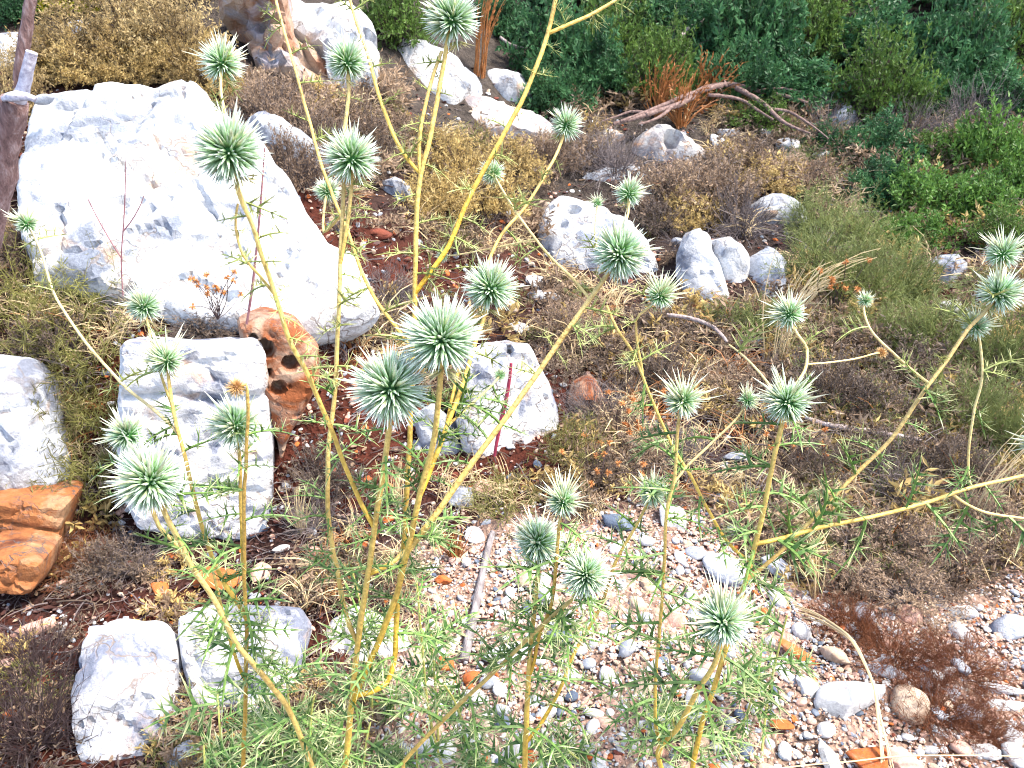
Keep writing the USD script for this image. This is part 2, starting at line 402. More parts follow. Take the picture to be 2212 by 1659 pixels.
gx, gy = axis_grid(-3.4, 3.4, .022, 420.), axis_grid(.7, 7.2, .022, 420.)
gy = gy[gy > -40]
X, Yg = np.meshgrid(gx, gy)
Z = H_exact(X, Yg)
pp = np.stack([X, Yg, Z], -1)
nearm = (np.abs(X) < 3.6) & (Yg < 7.5) & (Yg > .5)
Z = Z + nearm * (.022 * (meshkit.fbm(pp * [14, 14, 0], 3, 3) - .5))
nx, ny = len(gx), len(gy)
ii, jj = np.meshgrid(np.arange(ny - 1), np.arange(nx - 1), indexing='ij')
quads = np.stack([ii * nx + jj, ii * nx + jj + 1, (ii + 1) * nx + jj + 1, (ii + 1) * nx + jj], -1).reshape(-1, 4)
gv = np.stack([X, Yg, Z], -1).reshape(-1, 3)
shp = shapely.points(gv[:, 0], gv[:, 1])
dgr = shapely.distance(GRAVEL, shp)
red = meshkit.fbm(gv * [1.7, 1.7, 0], 3, 21)
w = sstep(.14, -.02, dgr + .16 * (meshkit.fbm(gv * [6, 6, 0], 3, 22) - .5))[:, None]
soil = np.array([.032, .015, .012]) * (1 - sstep(.42, .62, red))[:, None] + np.array([.055, .015, .009]) * sstep(.42, .62, red)[:, None]
farw = sstep(3.0, 4.5, gv[:, 1])[:, None]
soil = soil * (1 - farw) + np.array([.05, .04, .033]) * farw
tint = soil * (1 - w) + np.array([.27, .175, .13]) * w
solo('ground', (gv, quads), M['soil'], 'stony red-brown hillside soil with a pale gravel bed at lower right', 'ground', kind='structure', tint=tint, smooth=True)

# ------------------------------------------------------------------ boulders from outlines


def slab(outline, P0, n, T, r, seed, step=.02, facet=.03, rough=.012, cracks=(), taper=.85, pits=(), edge=.012, hang=None, chip=.012):
    """A boulder: its front outline as seen in the photo lies on the plane through P0 with normal n; the body goes T metres back from it."""
    rng = np.random.default_rng(seed)
    n = unit(n)
    P0 = np.asarray(P0, float)
    ux = unit(np.cross([0, 0, 1.], n)); vy = np.cross(n, ux)

    def local(pts):
        pts = np.asarray(pts, float)
        d = ray(pts[:, 0], pts[:, 1])
        t = ((P0 - EYE) @ n) / (d @ n)
        q = EYE + d * t[:, None] - P0
        return np.stack([q @ ux, q @ vy], 1)

    poly = Polygon(local(outline)).buffer(0)
    poly = poly.buffer(-step * .5).buffer(step * .9)
    if poly.geom_type != 'Polygon':
        poly = max(poly.geoms, key=lambda g: g.area)
    ring = LineString(poly.exterior.coords)
    nb = max(24, int(ring.length / step))
    b = np.array([ring.interpolate(t, normalized=True).coords[0] for t in np.linspace(0, 1, nb, endpoint=False)])
    tan = unit(np.roll(b, -1, 0) - np.roll(b, 1, 0))
    nor = np.stack([tan[:, 1], -tan[:, 0]], 1)
    b = b + nor * ((meshkit.fbm(np.c_[b * 9, np.full(nb, seed * 1.7)], 3, seed) - .5) * 2 * edge)[:, None]
    poly = Polygon(b).buffer(0)
    if poly.geom_type != 'Polygon':
        poly = max(poly.geoms, key=lambda g: g.area)
    x0, y0, x1, y1 = poly.bounds
    g = np.stack(np.meshgrid(np.arange(x0, x1, step), np.arange(y0, y1, step * .87)), -1)
    g[1::2, :, 0] += step / 2
    g = g.reshape(-1, 2) + rng.uniform(-.2, .2, (g.size // 2, 2)) * step
    pts = shapely.points(g)
    inside = shapely.contains(poly, pts) & (shapely.distance(LineString(b), pts) > step * .55)
    uv = np.vstack([b, g[inside]])
    tri = Delaunay(uv).simplices
    c = uv[tri].mean(1)
    tri = tri[shapely.contains(poly, shapely.points(c))]
    ar = np.cross(uv[tri[:, 1]] - uv[tri[:, 0]], uv[tri[:, 2]] - uv[tri[:, 0]])
    tri[ar < 0] = tri[ar < 0][:, ::-1]
    d = shapely.distance(LineString(np.vstack([b, b[:1]])), shapely.points(uv))
    d[:nb] = 0
    e = np.clip(d / r, 0, 1)
    dome = -r * (1 - np.sqrt(np.clip(1 - (1 - e) ** 2, 0, 1)))
    size = max(x1 - x0, y1 - y0)
    K = 7
    ctr = rng.uniform([x0, y0], [x1, y1], (K, 2))
    grad = rng.normal(0, 1, (K, 2))
    off = rng.uniform(0, .5, K)
    F_ = np.min(((uv[:, None] - ctr[None]) / size * grad[None]).sum(-1) + off[None], 1)
    F_ = (F_ - F_.mean()) * facet * 1.5
    wf = dome + F_
    q = np.c_[uv, np.full(len(uv), seed * 3.1)]
    wf = wf + rough * 2 * (meshkit.fbm(q * 7, 4, seed) - .5) + rough * .8 * (meshkit.fbm(q * 30, 3, seed + 9) - .5)
    ridge = np.abs(meshkit.fbm(q * 4.3, 3, seed + 4) - .5)
    wf = wf - rough * .8 * np.exp(-(ridge / .022) ** 2)
    # chips: cells of the face standing a little prouder or lower, each with a slight lean of its own
    nc = int(np.clip(size * 26, 9, 34))
    cc_ = rng.uniform([x0, y0], [x1, y1], (nc, 2)) if chip else None
    if chip:
        wuv = uv + (np.stack([meshkit.fbm(q * 6, 3, seed + 31), meshkit.fbm(q * 6 + 40, 3, seed + 32)], 1) - .5) * size * .16
        near_ = np.argmin(((wuv[:, None] - cc_[None]) ** 2).sum(-1), 1)
        hh, tt_ = rng.uniform(-1, .3, nc) * (rng.random(nc) < .6), np.clip(rng.normal(0, .28, (nc, 2)), -.4, .4)
        wf = wf + chip * (hh[near_] + ((uv - cc_[near_]) / size * 3 * tt_[near_]).sum(1))
        dsort = np.sort(np.sqrt(((wuv[:, None] - cc_[None]) ** 2).sum(-1)), 1)
        wf = wf - chip * 1.1 * np.exp(-((dsort[:, 1] - dsort[:, 0]) / (step * .9)) ** 2) * (meshkit.fbm(q * 5, 2, seed + 33) > .5)
    for line, width, deep in cracks:
        cl = LineString(local(line))
        wf = wf - deep * np.exp(-(shapely.distance(cl, shapely.points(uv)) / width) ** 2)
    for (px, py), rad, deep in pits:
        pc = local([(px, py)])[0]
        pr = rad / F * depth(P0)
        dd = np.linalg.norm(uv - pc, axis=1) / pr * (1 + .35 * (meshkit.noise(q * 25, seed) - .5))
        wf = wf - deep * np.clip(1 - dd ** 4, 0, 1)
    front = P0 + np.outer(uv[:, 0], ux) + np.outer(uv[:, 1], vy) + np.outer(wf, n)
    m = uv.mean(0)
    layers = max(3, int(T / step / 1.4))
    rings = [np.arange(nb)]
    V = [front]
    cnt = len(front)
    back_dir = n if hang is None else unit(np.asarray(hang, float))
    for k in range(1, layers + 1):
        t = k / layers
        s = 1 + .05 * math.sin(t * math.pi) - (1 - taper) * t
        ub = (b - m) * s + m
        # the walls bulge unevenly
        wob = (meshkit.fbm(np.c_[ub * 6, np.full(nb, t * T * 6 + seed)], 3, seed + 2) - .5) * 2 * edge * 1.5
        ub = ub + nor * wob[:, None]
        V.append(P0 + np.outer(ub[:, 0], ux) + np.outer(ub[:, 1], vy) + n * (wf[:nb].mean() * 0) + np.outer(wf[:nb] * (1 - t), n) - back_dir * T * t)
        rings.append(cnt + np.arange(nb))
        cnt += nb
    V.append((V[-1].mean(0) - back_dir * T * .08)[None])
    Fc = [tri]
    k = np.arange(nb); k1 = (k + 1) % nb
    for a, c2 in zip(rings[:-1], rings[1:]):
        Fc.append(np.stack([a[k], c2[k], c2[k1]], 1)); Fc.append(np.stack([a[k], c2[k1], a[k1]], 1))
    Fc.append(np.stack([rings[-1][k1], rings[-1][k], np.full(nb, cnt)], 1))
    mesh = trimesh.Trimesh(np.vstack(V), np.vstack(Fc), process=False)
    if mesh.volume < 0:
        mesh.invert()
    return mesh


def nrm(tilt, yaw=0.0):
    """Normal of a face leaning back: tilt 0 = upright facing the camera's side, 90 = level; yaw turns it to the right."""
    t, y = math.radians(tilt), math.radians(yaw)
    return np.array([math.cos(t) * math.sin(y), -math.cos(t) * math.cos(y), math.sin(t)])


FACES = []


def boulder(name, label, outline, Pxy, Y, tilt, yaw, T, r, seed, mat, cat='boulder', **kw):
    o = Polygon(outline).buffer(0)
    FACES.append(shapely.union_all([o.buffer(8), shapely.affinity.translate(o, 0, 38), shapely.affinity.translate(o, 0, 18)]))
    P0 = at(*Pxy, Y) if Y else gnd(*Pxy)
    m = slab(outline, P0, nrm(tilt, yaw), T, r, seed, **kw)
    return solo(name, m, M[mat], label, cat, smooth=24)


boulder('boulder', 'huge pale grey-white limestone boulder, largest of all, behind the left thistle heads',
        [(54, 192), (100, 172), (240, 162), (330, 172), (402, 160), (436, 180), (470, 230), (560, 290), (610, 360), (660, 440), (700, 500), (752, 520), (790, 580), (812, 635), (770, 660), (640, 692), (540, 682), (420, 676), (340, 650), (270, 620), (150, 590), (46, 566), (18, 450), (18, 370), (32, 270)],
        (420, 676), 2.22, 54, 4, .34, .06, 11, 'lime', facet=.07, rough=.012, step=.015, taper=.8, chip=.02,
        cracks=[([(90, 215), (200, 225), (330, 205), (395, 215)], .012, .022), ([(160, 270), (270, 262), (380, 258)], .01, .012), ([(215, 330), (262, 360), (290, 420), (345, 470), (360, 500)], .005, .02), ([(440, 430), (470, 470), (520, 480), (560, 520)], .005, .02), ([(120, 290), (180, 300), (215, 290), (240, 330)], .005, .018), ([(560, 560), (600, 590), (640, 580), (690, 620)], .005, .018), ([(330, 260), (340, 320), (380, 350)], .004, .015), ([(480, 540), (500, 600), (480, 650)], .005, .016)])
boulder('boulder', 'upright pale block with grey upper face under the huge boulder, above the cracked stone',
        [(262, 752), (400, 746), (545, 745), (562, 775), (570, 850), (580, 1000), (583, 1165), (545, 1178), (470, 1172), (395, 1165), (300, 1150), (266, 1080), (256, 980), (255, 870)],
        (450, 1170), 1.83, 12, 12, .32, .025, 12, 'patchy', facet=.05, rough=.012, step=.014,
        cracks=[([(270, 860), (380, 850), (470, 870), (570, 860)], .014, .03), ([(420, 1080), (500, 1060), (580, 1075)], .01, .015)])
boulder('boulder', 'orange and cream eroded rock full of dark round holes beneath the huge boulder',
        [(515, 712), (560, 700), (640, 716), (690, 765), (692, 830), (660, 890), (628, 940), (608, 1010), (592, 930), (575, 860), (560, 800), (525, 765)],
        (600, 840), 2.0, 8, 16, .3, .035, 13, 'karst', facet=.03, rough=.016, step=.009,
        pits=[((572, 758), 22, .07), ((628, 788), 20, .07), ((545, 735), 10, .04), ((602, 840), 16, .05), ((578, 812), 11, .04)])
boulder('boulder', 'blue-grey pitted boulder cut off by the left edge above the orange slabs',
        [(-70, 765), (40, 768), (72, 810), (84, 900), (112, 985), (118, 1060), (60, 1082), (-70, 1078)],
        (30, 1070), 1.83, 30, 14, .3, .07, 14, 'lime_grey', facet=.05, rough=.016, step=.014, pits=[((100, 930), 12, .04), ((60, 870), 8, .02)])
boulder('slab', 'upper bright orange layered stone step at the left edge',
        [(-60, 1092), (60, 1090), (137, 1096), (128, 1140), (112, 1188), (-60, 1204)], (40, 1200), 1.76, 8, 10, .16, .008, 15, 'orange_rock', 'stone', facet=.012, rough=.012, step=.009, edge=.005, taper=.97, chip=.010,
        cracks=[([(-20, 1130), (60, 1135), (130, 1150)], .006, .012)])
boulder('slab', 'lower orange layered stone step at the left edge',
        [(-60, 1215), (30, 1214), (78, 1226), (72, 1262), (58, 1284), (-60, 1294)], (20, 1290), 1.60, 8, 8, .16, .008, 16, 'orange_rock', 'stone', facet=.012, rough=.012, step=.009, edge=.005, taper=.97, chip=.010)
boulder('boulder', 'left half of the cracked white stone at bottom left, with grey patches',
        [(168, 1338), (262, 1330), (326, 1334), (340, 1356), (342, 1400), (346, 1440), (344, 1480), (350, 1530), (348, 1570), (338, 1610), (360, 1690), (160, 1690), (158, 1500)],
        (260, 1340), 1.42, 58, -6, .24, .025, 17, 'patchy', 'boulder', facet=.035, rough=.010, step=.011,
        cracks=[([(170, 1575), (245, 1545), (300, 1510), (360, 1495)], .005, .02), ([(230, 1540), (290, 1575), (330, 1620)], .005, .018), ([(280, 1330), (340, 1345), (346, 1400)], .004, .008)])
boulder('boulder', 'right half of the cracked white stone, behind the crossing yellow stems at bottom left',
        [(380, 1326), (420, 1312), (520, 1306), (640, 1308), (656, 1340), (642, 1420), (628, 1490), (560, 1560), (480, 1590), (432, 1580), (430, 1535), (404, 1492), (388, 1440), (380, 1380)],
        (500, 1310), 1.47, 56, 8, .24, .025, 18, 'patchy', 'boulder', facet=.025, rough=.010, step=.011,
        cracks=[([(380, 1490), (470, 1470), (560, 1490)], .005, .012), ([(560, 1340), (600, 1320), (640, 1330)], .006, .015)])
boulder('boulder', 'pale rounded stone right of the cracked stone, behind the main yellow stem',
        [(668, 1345), (700, 1310), (780, 1290), (860, 1325), (905, 1390), (860, 1445), (760, 1455), (690, 1440), (664, 1400)], (760, 1440), 0, 55, 0, .2, .07, 19, 'patchy', 'boulder', facet=.03, step=.012)
boulder('boulder', 'white boulder in the middle with a jagged top, right of the twin large thistle heads',
        [(985, 900), (996, 830), (1016, 780), (1040, 748), (1085, 738), (1140, 742), (1160, 775), (1196, 820), (1218, 870), (1236, 925), (1243, 980), (1200, 1003), (1120, 1000), (1050, 1002), (1005, 965)],
        (1110, 1000), 0, 42, 6, .3, .06, 20, 'patchy', facet=.07, rough=.012, step=.013,
        cracks=[([(990, 800), (1060, 790), (1130, 785), (1165, 800)], .006, .025), ([(1190, 840), (1215, 880), (1230, 930)], .006, .02)], pits=[((1097, 770), 10, .05), ((1180, 850), 8, .04)])
boulder('boulder', 'small grey-white wedge leaning against the middle boulder on its left',
        [(898, 905), (940, 882), (962, 900), (985, 960), (996, 1005), (950, 1012), (905, 990)], (950, 1008), 0, 40, -8, .2, .04, 21, 'lime_grey', 'boulder', facet=.04, step=.012)
boulder('boulder', 'white holed boulder right of centre behind the green thistle head, with orange left side',
        [(1172, 470), (1184, 415), (1210, 390), (1250, 402), (1310, 430), (1370, 475), (1405, 525), (1428, 580), (1424, 612), (1330, 600), (1250, 585), (1195, 550)],
        (1320, 605), 0, 48, 6, .4, .08, 22, 'lime', facet=.07, rough=.014, step=.02, pits=[((1240, 445), 14, .07), ((1215, 478), 9, .05), ((1190, 430), 8, .04)])
boulder('boulder', 'tall smooth white upright stone left of the grey upright one at right of centre',
        [(1466, 570), (1472, 520), (1486, 484), (1512, 476), (1536, 492), (1552, 540), (1572, 600), (1590, 655), (1500, 655), (1480, 640)], (1530, 655), 0, 38, -8, .3, .09, 23, 'lime', facet=.04, step=.02)
boulder('boulder', 'grey upright stone squeezed beside the tall white one at right of centre',
        [(1542, 510), (1580, 502), (1606, 520), (1626, 560), (1630, 610), (1600, 645), (1584, 620), (1560, 560)], (1600, 640), 0, 40, 8, .3, .07, 24, 'lime', facet=.05, step=.02)
boulder('boulder', 'dim grey slab stone behind the feathery green plants, right of the upright stones',
        [(1640, 530), (1670, 515), (1706, 555), (1704, 600), (1680, 650), (1644, 645)], (1670, 645), 0, 45, 8, .3, .07, 25, 'lime_grey', facet=.05, step=.025)
boulder('boulder', 'blue-grey and white sloping boulder among dry shrubs in the upper right',
        [(1640, 425), (1668, 404), (1704, 406), (1740, 445), (1766, 480), (1782, 510), (1740, 508), (1690, 480), (1650, 475)], (1710, 500), 0, 42, 10, .35, .09, 26, 'lime_grey', facet=.06, step=.025)
boulder('boulder', 'white boulder with an orange hollow near the fallen grey branch',
        [(1368, 300), (1384, 264), (1420, 246), (1452, 256), (1480, 280), (1522, 312), (1536, 345), (1480, 362), (1400, 345)], (1450, 358), 0, 40, 0, .4, .12, 27, 'lime_stained', facet=.07, step=.028, pits=[((1452, 300), 18, .1)])
boulder('boulder', 'small pinkish-white pointed rock left of the orange-hollowed boulder',
        [(1288, 290), (1298, 262), (1314, 254), (1336, 268), (1350, 300), (1318, 312)], (1320, 310), 0, 40, 0, .25, .08, 28, 'lime_stained', facet=.05, step=.028)
boulder('boulder', 'pale blue-white triangular boulder behind the topmost thistle stem',
        [(838, 165), (842, 90), (868, 64), (925, 78), (985, 104), (1010, 150), (980, 205), (890, 200)], (910, 185), 0, 42, 0, .5, .12, 29, 'lime', facet=.08, step=.03)
boulder('boulder', 'pair of rounded white rocks above the pale ledge at top centre, right piece',
        [(1022, 205), (1030, 146), (1060, 128), (1100, 134), (1132, 156), (1156, 205), (1100, 222)], (1085, 205), 0, 42, 0, .4, .12, 30, 'lime', facet=.06, step=.03)
boulder('boulder', 'low white rock between the triangular boulder and the rounded white rock at top centre',
        [(955, 190), (970, 150), (1005, 132), (1034, 150), (1040, 195), (1000, 205)], (1000, 203), 0, 45, 0, .4, .1, 31, 'lime', facet=.06, step=.03)
boulder('slab', 'long pale flat ledge of rock under the white rocks at top centre',
        [(870, 215), (960, 192), (1050, 200), (1130, 214), (1200, 246), (1176, 284), (1080, 280), (990, 262), (895, 246)], (1030, 255), 0, 55, 0, .3, .06, 32, 'lime_stained', 'boulder', facet=.06, step=.03)
boulder('boulder', 'ochre fractured cliff block at top, left of its vertical cleft',
        [(455, 10), (470, -40), (600, -50), (610, 60), (590, 110), (560, 140), (535, 110), (520, 60), (480, 40)], (560, 165), 0, 20, 4, .6, .03, 33, 'cliff', facet=.16, rough=.03, step=.03, chip=.045, cracks=[([(470, 20), (540, 40), (610, 50)], .02, .07), ([(550, -20), (565, 60), (550, 120)], .02, .06)])
boulder('boulder', 'ochre fractured block under the cliff top, hanging over the dark gap',
        [(540, 80), (600, 60), (660, 75), (700, 110), (712, 150), (690, 168), (640, 160), (590, 150), (556, 140)], (620, 180), 0, 30, 10, .6, .03, 34, 'cliff', facet=.14, rough=.028, step=.026, chip=.045, cracks=[([(560, 80), (620, 110), (700, 130)], .016, .06), ([(640, 70), (690, 160)], .014, .05)])
boulder('boulder', 'bluish-white cliff rock at top, right of the ochre blocks',
        [(612, -40), (760, -40), (800, 20), (816, 90), (808, 160), (770, 190), (716, 175), (700, 110), (650, 70), (615, 50)], (730, 205), 0, 38, 14, .6, .04, 35, 'lime', facet=.16, rough=.03, step=.03, chip=.045, cracks=[([(680, -20), (700, 60), (760, 100), (790, 180)], .02, .06)])
boulder('boulder', 'grey rock half buried in the dark green bushes at upper right',
        [(1778, 262), (1796, 226), (1830, 202), (1856, 206), (1870, 238), (1864, 268), (1826, 276)], (1825, 275), 0, 38, -8, .5, .12, 36, 'lime_grey', facet=.06, step=.03)
boulder('boulder', 'pale blurred rock at the top left corner behind the dead trunk',
        [(-40, 60), (30, 40), (70, 60), (84, 110), (60, 150), (-40, 160)], (20, 170), 0, 40, 0, .5, .14, 37, 'lime', facet=.06, step=.035)
boulder('boulder', 'pale rock behind the tan shrub at top left',
        [(84, 60), (110, 24), (160, 20), (200, 45), (230, 80), (100, 90)], (150, 110), 0, 40, 0, .5, .14, 38, 'lime', facet=.06, step=.035)
boulder('boulder', 'grey stone peeping out under the purple shrubs right of the huge boulder',
        [(520, 250), (560, 240), (640, 250), (690, 270), (680, 300), (600, 290), (540, 280)], (600, 295), 3.2, 50, 0, .3, .08, 39, 'lime_grey', facet=.05, step=.025)
boulder('boulder', 'dark grey stone in the hollow right of the huge boulder',
        [(800, 400), (840, 378), (880, 392), (890, 420), (850, 436), (806, 428)], (845, 432), 0, 40, 0, .3, .08, 40, 'lime_grey', facet=.05, step=.02)
boulder('boulder', 'orange-brown broken stone in dry scrub right of the middle boulder',
        [(1228, 870), (1246, 820), (1280, 800), (1300, 830), (1312, 860), (1290, 880), (1250, 905)], (1270, 900), 0, 35, 0, .2, .04, 41, 'karst', 'boulder', facet=.05, step=.012)
boulder('slab', 'flat blue-grey layered stone in dark scrub right of centre',
        [(1578, 750), (1600, 728), (1640, 716), (1662, 728), (1652, 750), (1620, 764), (1588, 762)], (1620, 762), 0, 60, 0, .1, .03, 42, 'lime_grey', 'stone', facet=.03, step=.012)
boulder('boulder', 'pale blue stone on the right edge among green plants',
        [(2020, 560), (2040, 530), (2080, 525), (2105, 560), (2100, 600), (2060, 622), (2030, 600)], (2065, 620), 0, 42, -6, .3, .09, 43, 'lime_grey', facet=.05, step=.025)
boulder('boulder', 'grey flat rock behind the twig pile right of centre',
        [(1222, 380), (1290, 360), (1370, 350), (1400, 372), (1330, 395), (1260, 400)], (1310, 398), 0, 55, 0, .3, .06, 44, 'lime_grey', facet=.05, step=.025)

# ------------------------------------------------------------------ stones on the ground
ICO3, ICO2, ICO1 = (trimesh.creation.icosphere(k) for k in (3, 2, 1))


def stone_mesh(p, a, b, c, ang, seed, angular=0.0, ico=None, sink=.25):
    ico = ico or ICO2
    rng = np.random.default_rng(seed)
    v = np.array(ico.vertices)
    k = 1 + .35 * (meshkit.noise(v * 1.4 + seed * 7.3, seed) - .5) + .12 * (meshkit.noise(v * 3.7 + seed, seed + 1) - .5)
    v = v * k[:, None]
    if angular:
        nn = unit(rng.normal(size=(9, 3)))
        for q in nn:
            h = rng.uniform(.50, .82)
            over = np.maximum(v @ q - h, 0)
            v = v - np.outer(over * angular, q)
    v = v * [a, b, c]
    t = rng.normal(0, .18, 2)
    ca, sa = math.cos(ang), math.sin(ang)
    v = v @ np.array([[ca, sa, 0], [-sa, ca, 0], [0, 0, 1]])
    v[:, 2] += v[:, 0] * t[0] + v[:, 1] * t[1]
    v = v + p
    v[:, 2] += c * (1 - 2 * sink)
    return v, ico.faces


def lay(px, py, wpx, hpx, ang, col, label, seed, angular=0., cat='stone', flat=.62, group=None, name=None):
    p = gnd(px, py + hpx * .25)
    s = depth(p) / F
    a, b = wpx / 2 * s, hpx / 2 * s * 1.15
    m = stone_mesh(p, a, b, min(a, b) * flat, -math.radians(ang), seed, angular, ICO3 if wpx > 35 else ICO2)
    return solo(name or ('stone' if cat == 'stone' else 'pebble'), m, M[col], label, cat, group, smooth=(38 if angular else True))


